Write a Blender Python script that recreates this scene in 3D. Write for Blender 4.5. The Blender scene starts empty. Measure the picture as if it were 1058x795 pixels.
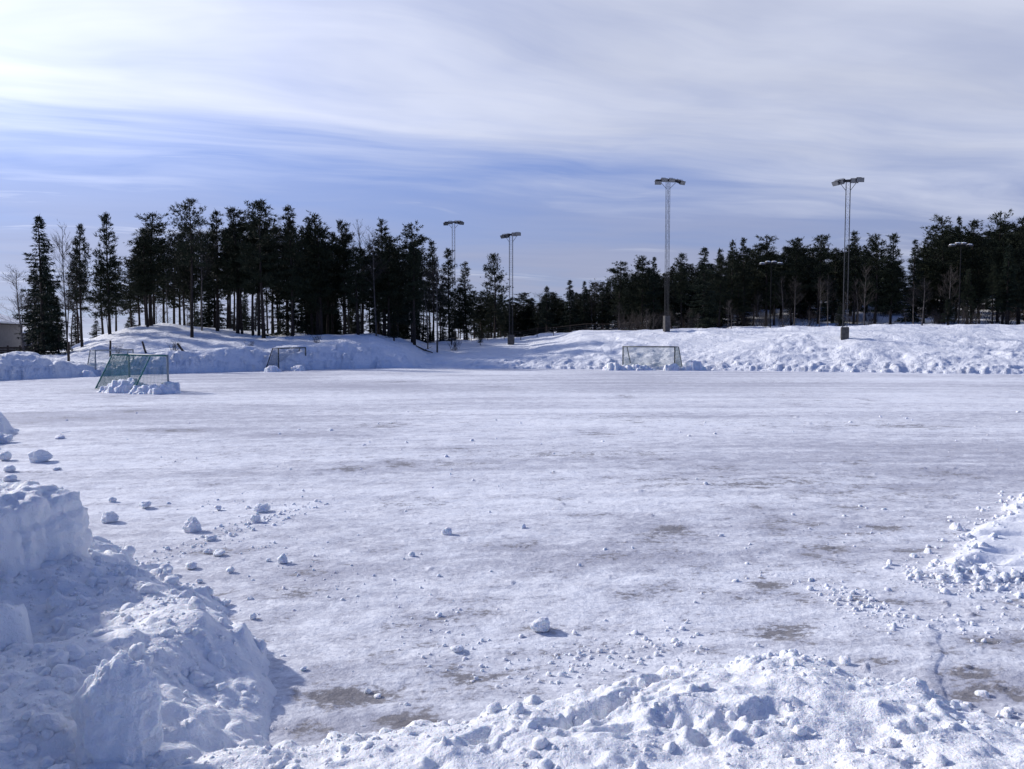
import bpy, math, random
import numpy as np
from mathutils import Vector, Matrix

# ------------------------------------------------------------------ camera
scene = bpy.context.scene
COL = scene.collection
F = 840.0                      # focal length in photograph pixels (1058 wide)
CAMH = 3.0
HOR = 349.0                    # horizon row
PITCH = math.atan((397.5 - HOR) / F)
cam_d = bpy.data.cameras.new('camera')
cam_d.sensor_width = 36.0
cam_d.lens = F / 1058.0 * 36.0
cam_d.clip_start = 0.05
cam_d.clip_end = 12000
cam = bpy.data.objects.new('camera', cam_d)
cam.location = (0, 0, CAMH)
cam.rotation_euler = (math.pi / 2 - PITCH, 0, 0)
COL.objects.link(cam)
scene.camera = cam

# ------------------------------------------------------------------ sun and sky
SUN_AZ, SUN_EL = math.radians(-62), math.radians(28)
SUN = Vector((math.sin(SUN_AZ) * math.cos(SUN_EL), math.cos(SUN_AZ) * math.cos(SUN_EL), math.sin(SUN_EL)))
sun_d = bpy.data.lights.new('sun', 'SUN')
sun_d.energy = 4.2
sun_d.angle = math.radians(2.2)
sun_d.color = (1.0, 0.95, 0.91)
sun_o = bpy.data.objects.new('sun', sun_d)
sun_o.rotation_euler = SUN.to_track_quat('Z', 'Y').to_euler()
sun_o.location = (-40, 30, 60)
COL.objects.link(sun_o)

world = bpy.data.worlds.new('World')
scene.world = world
world.use_nodes = True
wn, wl = world.node_tree.nodes, world.node_tree.links


class NG:
    """small helper around a node tree"""
    def __init__(s, tree):
        s.n, s.l = tree.nodes, tree.links

    def put(s, inp, v):
        if isinstance(v, bpy.types.NodeSocket):
            s.l.new(v, inp)
        elif v is not None:
            inp.default_value = v

    def node(s, t, **kw):
        n = s.n.new(t)
        for k, v in kw.items():
            setattr(n, k, v)
        return n

    def m(s, op, a, b=None, c=None, clamp=False):
        n = s.node('ShaderNodeMath', operation=op, use_clamp=clamp)
        for i, v in enumerate((a, b, c)):
            s.put(n.inputs[i], v)
        return n.outputs[0]

    def vm(s, op, a, b=None, scale=None):
        n = s.node('ShaderNodeVectorMath', operation=op)
        s.put(n.inputs[0], a)
        s.put(n.inputs[1], b)
        if scale is not None:
            s.put(n.inputs['Scale'], scale)
        return n.outputs['Value'] if op in ('DOT_PRODUCT', 'LENGTH') else n.outputs['Vector']

    def noise(s, vec, scale, detail=5, rough=0.55, dist=0.0):
        n = s.node('ShaderNodeTexNoise')
        s.put(n.inputs['Vector'], vec)
        n.inputs['Scale'].default_value = scale
        n.inputs['Detail'].default_value = detail
        n.inputs['Roughness'].default_value = rough
        n.inputs['Distortion'].default_value = dist
        return n.outputs['Fac']

    def ramp(s, v, lo, hi, a=0.0, b=1.0):
        n = s.node('ShaderNodeMapRange', interpolation_type='SMOOTHSTEP')
        s.put(n.inputs[0], v)
        for i, x in enumerate((lo, hi, a, b)):
            s.put(n.inputs[i + 1], x)
        return n.outputs[0]

    def mix(s, f, a, b):
        n = s.node('ShaderNodeMix', data_type='RGBA')
        s.put(n.inputs[0], f)
        s.put(n.inputs[6], a)
        s.put(n.inputs[7], b)
        return n.outputs[2]

    def mapping(s, vec, rot=(0, 0, 0), scale=(1, 1, 1), loc=(0, 0, 0)):
        a = s.node('ShaderNodeMapping')
        s.put(a.inputs[0], vec)
        a.inputs['Rotation'].default_value = rot
        n = s.node('ShaderNodeMapping')
        s.put(n.inputs[0], a.outputs[0])
        n.inputs['Location'].default_value = loc
        n.inputs['Scale'].default_value = scale
        return n.outputs[0]


g = NG(world.node_tree)
bg = wn['Background']
SKY_STRENGTH = 0.1
bg.inputs[1].default_value = SKY_STRENGTH
sky = g.node('ShaderNodeTexSky', sky_type='NISHITA', sun_disc=False)
sky.sun_elevation = SUN_EL
sky.sun_rotation = SUN_AZ
sky.air_density = 1.0
sky.dust_density = 0.15
sky.ozone_density = 3.0
sky.altitude = 200
dirv = g.node('ShaderNodeTexCoord').outputs['Generated']
sep = g.node('ShaderNodeSeparateXYZ')
g.put(sep.inputs[0], dirv)
dz = g.m('MAXIMUM', sep.outputs[2], 0.0)
# the clouds live on a high flat layer: direction projected onto that layer
inv = g.m('DIVIDE', 1.0, g.m('ADD', dz, 0.045))
cp = g.vm('SCALE', dirv, scale=inv)
cps = g.node('ShaderNodeSeparateXYZ')
g.put(cps.inputs[0], cp)
flat = g.node('ShaderNodeCombineXYZ')
g.put(flat.inputs[0], cps.outputs[0])
g.put(flat.inputs[1], cps.outputs[1])
flat = flat.outputs[0]
wob = g.node('ShaderNodeTexNoise')
g.put(wob.inputs['Vector'], flat)
wob.inputs['Scale'].default_value = 0.35
wob.inputs['Detail'].default_value = 3
warp = g.vm('ADD', flat, g.vm('SCALE', g.vm('SUBTRACT', wob.outputs['Color'], (0.5, 0.5, 0.5)), scale=1.6))
ROT = math.radians(-24)
streak = g.mapping(warp, rot=(0, 0, ROT), scale=(0.24, 0.75, 1))
fine = g.mapping(warp, rot=(0, 0, ROT + 0.12), scale=(0.45, 2.6, 1))
n1 = g.noise(streak, 1.0, 6, 0.55, 0.3)
n2 = g.noise(fine, 1.0, 5, 0.6, 0.2)
n3 = g.noise(g.mapping(warp, rot=(0, 0, ROT), scale=(0.5, 0.8, 1), loc=(7, 3, 0)), 0.8, 5, 0.55)
# the sheet of cloud ends along a line running from left to right ahead
edge = g.vm('DOT_PRODUCT', flat, (-0.22, 1.0, 0.0))
sheet = g.ramp(g.m('ADD', edge, g.m('MULTIPLY', g.m('SUBTRACT', n1, 0.5), 6.5)), 5.6, 2.2)
# the deep blue of the shade says the sky overhead and behind is clear
sheet = g.m('MULTIPLY', sheet, g.ramp(g.m('ADD', edge, n3), 0.3, 1.9))
wisps = g.m('MULTIPLY', g.ramp(edge, -0.5, 1.5), g.ramp(g.m('ADD', g.m('MULTIPLY', n1, 0.65), g.m('MULTIPLY', n2, 0.35)), 0.46, 0.70, 0.0, 0.8))
low = g.ramp(dz, 0.035, 0.0, 0.0, 0.45)
cover = g.m('MAXIMUM', g.m('MAXIMUM', sheet, g.ramp(edge, -0.5, 2.0, 0.0, 0.24)), g.m('MAXIMUM', wisps, low))
cover = g.m('MULTIPLY', cover, g.ramp(g.m('ADD', g.m('MULTIPLY', n2, 0.5), g.m('MULTIPLY', n3, 0.5)), 0.30, 0.60, 0.70, 1.0))
# a far, shaded cloud bank low over the horizon
farc = g.m('MULTIPLY', g.ramp(dz, 0.26, 0.07), g.ramp(n3, 0.30, 0.62, 0.72, 1.0))
sd = g.m('MAXIMUM', g.vm('DOT_PRODUCT', dirv, tuple(SUN)), 0.0)
glow = g.m('ADD', g.m('MULTIPLY', g.m('POWER', sd, 4.5), 1.1), g.m('MULTIPLY', g.m('POWER', sd, 40.0), 1.2))
lum = g.m('ADD', g.m('ADD', 0.78, glow), g.m('MULTIPLY', g.m('SUBTRACT', n3, 0.5), 0.40))
cloud = g.vm('SCALE', (0.88, 0.94, 1.15), scale=g.m('DIVIDE', lum, SKY_STRENGTH))
blue = g.vm('MULTIPLY', sky.outputs[0], (0.52, 0.72, 1.30))
bank = g.vm('SCALE', (0.82, 0.87, 1.30), scale=g.m('DIVIDE', g.m('ADD', 0.37, g.m('MULTIPLY', glow, 0.14)), SKY_STRENGTH))
blue = g.mix(g.m('MULTIPLY', farc, 0.85), blue, bank)
wl.new(g.mix(cover, blue, cloud), bg.inputs[0])

vs = scene.view_settings
vs.view_transform = 'Standard'
vs.look = 'None'
vs.gamma = 1.0
vs.use_curve_mapping = False
vs.exposure = -0.13
scene.render.resolution_x, scene.render.resolution_y = 1024, 769

# ------------------------------------------------------------------ small tools
rng = np.random.default_rng(7)
random.seed(7)


def at(px, py, Y):
    """world point at depth Y for a spot measured in the photograph"""
    u, v = (px - 529.0) / F, (397.5 - py) / F
    c, s = math.cos(PITCH), math.sin(PITCH)
    t = Y / (c + v * s)
    return Vector((u * t, Y, CAMH + t * (v * c - s)))


def gnd(px, py, z=0.0):
    u, v = (px - 529.0) / F, (397.5 - py) / F
    c, s = math.cos(PITCH), math.sin(PITCH)
    t = (z - CAMH) / (v * c - s)
    return Vector((u * t, t * (c + v * s), z))


def _hash(ix, iy, seed):
    h = (ix.astype(np.int64) * 374761393 + iy.astype(np.int64) * 668265263 + seed * 982451653) & 0xFFFFFFFF
    h = ((h ^ (h >> 13)) * 1274126177) & 0xFFFFFFFF
    h = h ^ (h >> 16)
    return (h & 0xFFFF) / 65535.0


def vnoise(x, y, seed=0):
    ix, iy = np.floor(x), np.floor(y)
    fx, fy = x - ix, y - iy
    fx = fx * fx * fx * (fx * (fx * 6 - 15) + 10)
    fy = fy * fy * fy * (fy * (fy * 6 - 15) + 10)
    a, b = _hash(ix, iy, seed), _hash(ix + 1, iy, seed)
    c, d = _hash(ix, iy + 1, seed), _hash(ix + 1, iy + 1, seed)
    return (a + (b - a) * fx) * (1 - fy) + (c + (d - c) * fx) * fy


def fbm(x, y, octv=4, seed=0, gain=0.5):
    s, a, t = 0.0, 1.0, 0.0
    ca, sa = math.cos(0.6), math.sin(0.6)
    for o in range(octv):
        s = s + a * vnoise(x, y, seed + o * 17)
        t += a
        a *= gain
        x, y = (x * ca - y * sa) * 2.03 + 11.3, (x * sa + y * ca) * 2.03 + 5.7
    return s / t - 0.5


def sstep(x, a, b):
    t = np.clip((x - a) / (b - a), 0, 1)
    return t * t * (3 - 2 * t)


def tag(o, label=None, cat=None, group=None, kind=None):
    if label:
        o['label'] = label
    if cat:
        o['category'] = cat
    if group:
        o['group'] = group
    if kind:
        o['kind'] = kind
    return o


def link(name, data, parent=None):
    o = bpy.data.objects.new(name, data)
    COL.objects.link(o)
    if parent is not None:
        o.parent = parent
    return o


def empty(name, loc=(0, 0, 0), rz=0.0):
    o = link(name, None)
    o.location = loc
    o.rotation_euler = (0, 0, rz)
    o.empty_display_size = 0.2
    return o


def grid_mesh(name, P, mat, smooth=True, keep=None, attr=None):
    """P: (rows, cols, 3) array -> quad mesh"""
    R, C = P.shape[:2]
    idx = np.arange(R * C).reshape(R, C)
    q = np.stack([idx[:-1, :-1], idx[:-1, 1:], idx[1:, 1:], idx[1:, :-1]], -1).reshape(-1, 4)
    if keep is not None:
        q = q[keep.reshape(-1)]
    used = np.unique(q)
    remap = np.zeros(R * C, np.int64)
    remap[used] = np.arange(len(used))
    q = remap[q]
    v = P.reshape(-1, 3)[used]
    me = bpy.data.meshes.new(name)
    me.vertices.add(len(v))
    me.vertices.foreach_set('co', v.astype(np.float32).ravel())
    me.loops.add(q.size)
    me.loops.foreach_set('vertex_index', q.astype(np.int32).ravel())
    me.polygons.add(len(q))
    me.polygons.foreach_set('loop_start', np.arange(0, q.size, 4, dtype=np.int32))
    me.update(calc_edges=True)
    if smooth:
        me.polygons.foreach_set('use_smooth', np.ones(len(q), bool))
    if attr is not None:
        for an, av in attr.items():
            a = me.attributes.new(an, 'FLOAT', 'POINT')
            a.data.foreach_set('value', av.reshape(-1)[used].astype(np.float32))
    me.materials.append(mat)
    return me


class MB:
    """collects tubes, boxes and blades into one mesh"""
    def __init__(s):
        s.v, s.f, s.n = [], [], 0

    def add(s, v, f):
        s.v.append(np.asarray(v, float))
        s.f.extend([tuple(int(i) + s.n for i in q) for q in f])
        s.n += len(v)

    def box(s, c, size, rot=None):
        x, y, z = [a / 2 for a in size]
        v = [Vector((sx * x, sy * y, sz * z)) for sz in (-1, 1) for sy in (-1, 1) for sx in (-1, 1)]
        if rot is not None:
            v = [rot @ p for p in v]
        v = [(p + Vector(c))[:] for p in v]
        s.add(v, [(0, 2, 3, 1), (4, 5, 7, 6), (0, 1, 5, 4), (2, 6, 7, 3), (0, 4, 6, 2), (1, 3, 7, 5)])

    def tube(s, pts, rad, n=5, cap=True):
        pts = [Vector(p) for p in pts]
        if not hasattr(rad, '__len__'):
            rad = [rad] * len(pts)
        vs_, fs = [], []
        for i, p in enumerate(pts):
            d = (pts[min(i + 1, len(pts) - 1)] - pts[max(i - 1, 0)])
            d = d.normalized() if d.length > 1e-9 else Vector((0, 0, 1))
            a = Vector((1, 0, 0)) if abs(d.x) < 0.8 else Vector((0, 1, 0))
            e1 = d.cross(a).normalized()
            e2 = d.cross(e1)
            for k in range(n):
                t = 2 * math.pi * k / n
                vs_.append((p + (e1 * math.cos(t) + e2 * math.sin(t)) * rad[i])[:])
        for i in range(len(pts) - 1):
            for k in range(n):
                k2 = (k + 1) % n
                fs.append((i * n + k, i * n + k2, (i + 1) * n + k2, (i + 1) * n + k))
        if cap:
            fs.append(tuple(range(n - 1, -1, -1)))
            fs.append(tuple((len(pts) - 1) * n + k for k in range(n)))
        s.add(vs_, fs)

    def blades(s, c, d, length, width, r):
        """narrow triangles: centre (N,3), direction (N,3)"""
        N = len(c)
        side = np.cross(d, r.normal(size=(N, 3)))
        side /= np.linalg.norm(side, axis=1)[:, None] + 1e-9
        w = side * (width[:, None] * 0.5)
        v = np.empty((N, 3, 3))
        v[:, 0] = c - w
        v[:, 1] = c + w
        v[:, 2] = c + d * length[:, None]
        s.v.append(v.reshape(-1, 3))
        b = np.arange(N) * 3 + s.n
        s.f.extend(list(zip(b.tolist(), (b + 1).tolist(), (b + 2).tolist())))
        s.n += 3 * N

    def mesh(s, name, mat, smooth=False):
        me = bpy.data.meshes.new(name)
        me.from_pydata(np.concatenate(s.v).tolist(), [], s.f)
        if smooth:
            me.polygons.foreach_set('use_smooth', np.ones(len(me.polygons), bool))
        me.materials.append(mat)
        return me

    def obj(s, name, mat, parent=None, smooth=False):
        return link(name, s.mesh(name, mat, smooth), parent)


# ------------------------------------------------------------------ materials
def new_mat(name):
    m = bpy.data.materials.new(name)
    m.use_nodes = True
    gg = NG(m.node_tree)
    return m, gg, m.node_tree.nodes['Principled BSDF']


def simple(name, col, rough=0.7, metal=0.0, var=0.25, scale=6.0, spec=0.3):
    m, gg, b = new_mat(name)
    co = gg.node('ShaderNodeTexCoord').outputs['Object']
    n = gg.noise(co, scale, 5, 0.6)
    f = gg.ramp(n, 0.3, 0.7)
    dark = tuple(c * (1 - var) for c in col) + (1,)
    lite = tuple(min(1, c * (1 + var)) for c in col) + (1,)
    gg.put(b.inputs['Base Color'], gg.mix(f, dark, lite))
    b.inputs['Roughness'].default_value = rough
    b.inputs['Metallic'].default_value = metal
    b.inputs['Specular IOR Level'].default_value = spec
    return m


def snow_mat(name, bump_scale=(9.0, 60.0), bump=(0.04, 0.012), field=False):
    m, gg, b = new_mat(name)
    co = gg.node('ShaderNodeNewGeometry').outputs['Position']
    big = gg.noise(co, 0.7, 5, 0.6)
    white = gg.mix(gg.ramp(big, 0.3, 0.7), (0.86, 0.88, 0.91, 1), (0.93, 0.94, 0.95, 1))
    b.inputs['Specular IOR Level'].default_value = 0.25
    rough = 0.6
    n1 = gg.noise(gg.mapping(co, rot=(0, 0, math.radians(-8)), scale=(0.95, 1.1, 1)) if field else co, bump_scale[0], 8 if field else 6, 0.7 if field else 0.65)
    n2 = gg.noise(co, bump_scale[1], 3, 0.6)
    if field:
        at_ = gg.node('ShaderNodeAttribute', attribute_name='dirt').outputs['Fac']
        ai = gg.node('ShaderNodeAttribute', attribute_name='ice').outputs['Fac']
        st = gg.mapping(co, rot=(0, 0, math.radians(-8)), scale=(0.9, 1.25, 1))
        d1 = gg.noise(st, 2.2, 8, 0.68, 0.4)
        d2 = gg.noise(st, 11.0, 8, 0.75)
        thr = gg.m('ADD', gg.m('MULTIPLY', d1, 0.5), gg.m('MULTIPLY', d2, 0.5))
        thr = gg.m('ADD', gg.m('MULTIPLY', gg.m('SUBTRACT', thr, 0.5), 5.0), 0.5)
        fd = gg.ramp(gg.m('ADD', thr, gg.m('MULTIPLY', at_, 0.95)), 1.05, 1.4)
        fi = gg.ramp(gg.m('ADD', gg.m('MULTIPLY', thr, 0.55), ai), 0.36, 1.15)
        packed = gg.mix(fi, white, (0.46, 0.465, 0.52, 1))
        soil = gg.mix(gg.ramp(d2, 0.35, 0.65), (0.10, 0.09, 0.088, 1), (0.27, 0.25, 0.245, 1))
        col = gg.mix(gg.m('MULTIPLY', fd, 0.88), packed, soil)
        gg.put(b.inputs['Base Color'], col)
        gg.put(b.inputs['Roughness'], gg.m('SUBTRACT', 0.62, gg.m('MULTIPLY', fd, 0.22)))
    else:
        gg.put(b.inputs['Base Color'], white)
        b.inputs['Roughness'].default_value = rough
    b1 = gg.node('ShaderNodeBump')
    b1.inputs['Strength'].default_value = 1.0
    b1.inputs['Distance'].default_value = bump[0]
    gg.put(b1.inputs['Height'], n1)
    b2 = gg.node('ShaderNodeBump')
    b2.inputs['Strength'].default_value = 1.0
    b2.inputs['Distance'].default_value = bump[1]
    gg.put(b2.inputs['Height'], n2)
    gg.put(b2.inputs['Normal'], b1.outputs[0])
    gg.put(b.inputs['Normal'], b2.outputs[0])
    return m


M_SNOW = snow_mat('heaped_snow')
_b = M_SNOW.node_tree.nodes['Principled BSDF']
_b.inputs['Subsurface Weight'].default_value = 0.5
_b.inputs['Subsurface Radius'].default_value = (0.7, 0.85, 1.0)
_b.inputs['Subsurface Scale'].default_value = 0.02
M_FIELD = snow_mat('packed_field_snow', (2.6, 22.0), (0.045, 0.007), True)
M_FAR = snow_mat('bank_snow', (2.2, 9.0), (0.22, 0.06))
M_BARK = simple('pine_bark', (0.030, 0.023, 0.019), 0.9, var=0.4, scale=3)
M_GREYBARK = simple('birch_bark', (0.085, 0.075, 0.07), 0.85, var=0.5, scale=2)
M_PINE = simple('pine_needles', (0.024, 0.031, 0.017), 0.75, var=0.35, scale=0.8, spec=0.15)
M_SPRUCE = simple('spruce_needles', (0.018, 0.027, 0.017), 0.75, var=0.35, scale=0.8, spec=0.15)
M_TWIG = simple('bare_twigs', (0.045, 0.037, 0.033), 0.9, var=0.3, scale=2)
M_GALV = simple('galvanised_steel', (0.30, 0.31, 0.32), 0.5, 0.6, var=0.15, scale=4)
M_MAST = simple('mast_steel', (0.042, 0.043, 0.046), 0.7, 0.0, var=0.2, scale=3)
M_LAMP = simple('lamp_housing', (0.055, 0.055, 0.06), 0.5, 0.3, var=0.15)
M_GLASS = simple('lamp_glass', (0.16, 0.165, 0.165), 0.2, 0.0, var=0.1, spec=0.6)
M_CONC = simple('mast_foot_concrete', (0.085, 0.08, 0.075), 0.9, var=0.3, scale=3)
M_ALU = simple('goal_aluminium', (0.30, 0.32, 0.32), 0.6, 0.1, var=0.12, scale=5)
M_DARKGOAL = simple('goal_painted_tube', (0.045, 0.055, 0.055), 0.5, 0.2, var=0.15, scale=5)
M_NET = simple('green_net', (0.06, 0.20, 0.185), 0.8, var=0.2, scale=5)
M_PALENET = simple('pale_net', (0.16, 0.24, 0.21), 0.8, var=0.2, scale=5)
M_BLACK = simple('dark_painted_steel', (0.012, 0.012, 0.013), 0.8, var=0.2, spec=0.1)
M_WOOD = simple('weathered_wood', (0.055, 0.042, 0.034), 0.9, var=0.35, scale=5)
M_WALL = simple('house_wall', (0.20, 0.19, 0.185), 0.85, var=0.1, scale=2)
M_DARK = simple('dark_window', (0.02, 0.022, 0.026), 0.2, var=0.2, spec=0.6)
M_TRIM = simple('pale_trim', (0.55, 0.55, 0.55), 0.6, var=0.05)

# ------------------------------------------------------------------ terrain beyond the field
# photograph column, depth of the bank's foot, then (distance behind the foot, height) pairs
PROFILE = [
    (-260, 46, (2.1, 1.9), (8, 1.3), (30, 1.2), (45, 1.0), (90, 0.8)),
    (-120, 51, (2.1, 1.8), (8, 1.2), (30, 1.1), (45, 1.0), (90, 0.8)),
    (0, 57, (2.1, 1.80), (8, 1.15), (25, 1.1), (40, 1.0), (90, 0.8)),
    (28, 59, (2.4, 2.0), (8, 1.2), (25, 1.2), (40, 1.0), (90, 0.8)),
    (70, 61.5, (1.8, 1.15), (6, 1.0), (25, 1.7), (40, 1.4), (90, 1.0)),
    (110, 64, (1.8, 0.95), (5, 1.0), (26, 3.5), (40, 2.8), (90, 1.2)),
    (140, 66, (1.9, 1.2), (5, 1.15), (26, 4.2), (40, 3.6), (90, 1.5)),
    (175, 68, (2.1, 1.8), (5, 1.6), (26, 4.55), (40, 4.0), (90, 1.8)),
    (230, 71, (2.1, 1.95), (5, 1.75), (26, 4.0), (40, 3.8), (90, 2.0)),
    (285, 74, (2.2, 2.05), (5, 1.9), (24, 3.5), (38, 3.4), (88, 2.0)),
    (330, 76.4, (2.4, 2.2), (7, 2.25), (20, 3.2), (36, 3.1), (86, 2.0)),
    (385, 80, (2.8, 2.6), (8, 2.95), (18, 3.3), (34, 2.6), (86, 2.0)),
    (415, 80, (3.0, 1.7), (8, 2.2), (18, 2.8), (34, 2.3), (86, 2.0)),
    (440, 80, (4, 0.75), (12, 1.4), (32, 2.5), (46, 2.1), (96, 2.0)),
    (480, 78.8, (2.5, 0.8), (14, 1.25), (38, 2.65), (50, 2.3), (100, 2.2)),
    (540, 78.6, (2.5, 0.8), (14, 1.45), (38, 3.05), (50, 2.9), (100, 3.0)),
    (600, 77.5, (2.5, 0.9), (10, 2.1), (23, 3.8), (36, 3.6), (88, 5.0)),
    (700, 76.0, (2.5, 1.0), (8, 2.4), (16, 3.95), (30, 3.9), (80, 8.0)),
    (800, 73.0, (2.5, 1.05), (8, 2.5), (16, 4.05), (30, 4.2), (80, 10.5)),
    (950, 68.5, (2.5, 1.1), (8, 2.7), (16, 4.35), (30, 4.4), (80, 11.0)),
    (1058, 66.5, (2.5, 1.1), (8, 2.7), (16, 4.25), (30, 4.4), (80, 11.5)),
    (1300, 63, (2.5, 1.1), (8, 2.7), (16, 4.2), (30, 4.4), (80, 11.5)),
]
_pu = np.array([(p[0] - 529.0) / F for p in PROFILE])


def foot(u):
    return np.interp(u, _pu, [p[1] for p in PROFILE])


def terr(u, Y, rough=True):
    """height of bank, knoll and hillside; u = X / Y"""
    u = np.asarray(u, float)
    Y = np.asarray(Y, float)
    X = u * Y
    uw = u + 0.006 * fbm(X * 0.15, Y * 0.15, 2, 5)
    f = foot(uw) + 0.9 * fbm(X * 0.35, Y * 0.1, 3, 9)
    t = Y - f
    xs = [np.full_like(t, -0.5), np.zeros_like(t)]
    zs = [np.full_like(t, -0.15), np.zeros_like(t)]
    for k in range(5):
        xs.append(np.interp(uw, _pu, [p[2 + k][0] for p in PROFILE]))
        zs.append(np.interp(uw, _pu, [p[2 + k][1] for p in PROFILE]))
    xs.append(np.full_like(t, 400.0))
    zs.append(zs[-1] * 0.9)
    z = np.full_like(t, -0.15)
    for k in range(len(xs) - 1):
        w = np.clip((t - xs[k]) / (xs[k + 1] - xs[k]), 0, 1)
        if k in (0, 1):
            w = w ** np.where(u < -0.12, 0.5, 0.75) if k == 1 else w
        elif k >= 4:
            w = w * w * (3 - 2 * w)
        inside = (t >= xs[k])
        z = np.where(inside, zs[k] + (zs[k + 1] - zs[k]) * w, z)
    if rough:
        lf = np.clip(t / 3.0, 0, 1)
        near = sstep(t, 0, 0.8) * (1 - sstep(t, 3.5, 6.5))
        slope = sstep(t, 2, 5)
        z = z + 0.60 * lf * fbm(X * 0.28, Y * 0.28, 3, 21) + 0.9 * sstep(t, 1.5, 6) * (1 - sstep(t, 14, 22)) * fbm(X * 0.09 + 3.3, Y * 0.09, 2, 25)
        z = z + near * (0.5 * fbm(X * 0.9, Y * 0.9, 4, 33))
        # lines pressed into the slope by the plough, and churned strips
        right = sstep(u, -0.12, -0.02)
        sl = fbm((X + 0.55 * Y) * 0.9, (Y - 0.5 * X) * 0.12, 3, 41)
        ch = sstep(fbm(X * 0.11, Y * 0.07, 2, 57), -0.03, 0.12)
        z = z + slope * right * (1 - sstep(t, 15, 19)) * (0.30 * sl + ch * 0.40 * fbm(X * 1.3, Y * 1.0, 4, 71))
        z = z + slope * (1 - right) * 0.20 * fbm(X * 1.0, Y * 0.8, 4, 73)
        z = z + sstep(t, 18, 30) * 0.6 * fbm(X * 0.35, Y * 0.35, 3, 81)
    return z


def ter(x, y, rough=True):
    return float(terr(np.array([x / y]), np.array([y]), rough)[0])


# ------------------------------------------------------------------ clods pressed into a height grid
def clod_dome(dx, dy, R, r):
    a, b, c = r.uniform(0, 6.28, 3)
    ph = np.arctan2(dy, dx)
    d = np.hypot(dx, dy) * (1 + 0.22 * np.cos(2 * ph + a) + 0.14 * np.cos(3 * ph + b) + 0.08 * np.cos(5 * ph + c)) / R
    h = np.sqrt(np.clip(1 - d ** 2.6, 0, 1)) * R
    tx, ty = r.normal(0, 0.35, 2)
    cap = R * r.uniform(0.55, 0.95) + dx * tx + dy * ty
    h = np.minimum(h, cap)
    cap2 = R * r.uniform(0.6, 1.1) + dx * r.normal(0, 0.9) + dy * r.normal(0, 0.9)
    return np.where(d < 1, np.minimum(h, cap2), -9.0)


def stamp(H, gx, gy, cx, cy, R, sink, r, squash=1.0):
    i0, i1 = np.searchsorted(gy, (cy - R * 1.4, cy + R * 1.4))
    j0, j1 = np.searchsorted(gx, (cx - R * 1.4, cx + R * 1.4))
    if i1 - i0 < 2 or j1 - j0 < 2:
        return
    ic, jc = min(np.searchsorted(gy, cy), len(gy) - 1), min(np.searchsorted(gx, cx), len(gx) - 1)
    dx = gx[None, j0:j1] - cx
    dy = gy[i0:i1, None] - cy
    base = H[ic, jc] - sink * R
    W = H[i0:i1, j0:j1]
    np.maximum(W, base + squash * clod_dome(dx + 0 * dy, dy + 0 * dx, R, r), out=W)


def blur(H, n=1):
    for _ in range(n):
        K = H.copy()
        K[1:-1] = (H[:-2] + 2 * H[1:-1] + H[2:]) / 4
        H = K.copy()
        H[:, 1:-1] = (K[:, :-2] + 2 * K[:, 1:-1] + K[:, 2:]) / 4
    return H


def pit(H, gx, gy, cx, cy, L, Wd, ang, depth):
    i0, i1 = np.searchsorted(gy, (cy - L * 1.6, cy + L * 1.6))
    j0, j1 = np.searchsorted(gx, (cx - L * 1.6, cx + L * 1.6))
    if i1 - i0 < 2 or j1 - j0 < 2:
        return
    dx = gx[None, j0:j1] - cx
    dy = gy[i0:i1, None] - cy
    a = (dx * math.cos(ang) + dy * math.sin(ang)) / L
    b = (-dx * math.sin(ang) + dy * math.cos(ang)) / Wd
    px_, py_ = gx[None, j0:j1] + 0 * dy, gy[i0:i1, None] + 0 * dx
    d = np.sqrt(a * a + b * b) * (1 + 1.1 * fbm(px_ * 6, py_ * 6, 4, 77)) + 0.25 * fbm(px_ * 18, py_ * 18, 3, 79)
    H[i0:i1, j0:j1] += -0.62 * depth * (1 - sstep(d, 0.05, 1.3)) * (1 + 0.9 * fbm(px_ * 9, py_ * 9, 3, 78)) + 0.15 * depth * np.exp(-((d - 1.3) / 0.25) ** 2)


# ------------------------------------------------------------------ ground
me = bpy.data.meshes.new('ground')
S = 6000
me.from_pydata([(-S, -S, -0.6), (S, -S, -0.6), (S, S, -0.6), (-S, S, -0.6)], [], [(0, 1, 2, 3)])
me.materials.append(M_FAR)
tag(link('ground', me), kind='structure')

# the ploughed field: a fan of cells that stay about the same apparent size
DU = 0.0020
us = np.arange(-0.80, 0.80 + DU, DU)
ys = [2.6]
while ys[-1] < 86:
    y = ys[-1]
    ys.append(y * (1.0052 if y < 22 else 1.011))
ys = np.array(ys)
UU, YY = np.meshgrid(us, ys)
XX = UU * YY
fade = np.clip(30.0 / YY, 0, 1)
HF = 0.05 * fbm(XX * 0.25, YY * 0.25, 3, 101)
HF += 0.030 * fade * fbm(XX * 1.1 + 0.3 * YY, YY * 2.2, 4, 111)
HF += 0.020 * fade * np.abs(fbm(XX * 3.0, YY * 6.5, 4, 121))
# raised untouched snow on the right, with a crumbled edge
e0, e1, e2 = gnd(942, 598), gnd(1058, 508), gnd(1058, 604)


def half(p, q):
    n = np.array([-(q.y - p.y), q.x - p.x])
    n = n / np.linalg.norm(n)
    return (XX - p.x) * n[0] + (YY - p.y) * n[1]


dl = -half(e0, e1)
db = half(e0, e2)
dpatch = np.minimum(dl, db) + 0.35 * fbm(XX * 1.6, YY * 1.6, 3, 131)
patch = sstep(dpatch, 0.0, 0.4)
HF += patch * (0.10 + 0.05 * fbm(XX * 1.5, YY * 1.5, 3, 141))
HF += np.exp(-((dpatch - 0.22) / 0.2) ** 2) * 0.06 * (0.5 + fbm(XX * 5, YY * 5, 3, 143))
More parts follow.
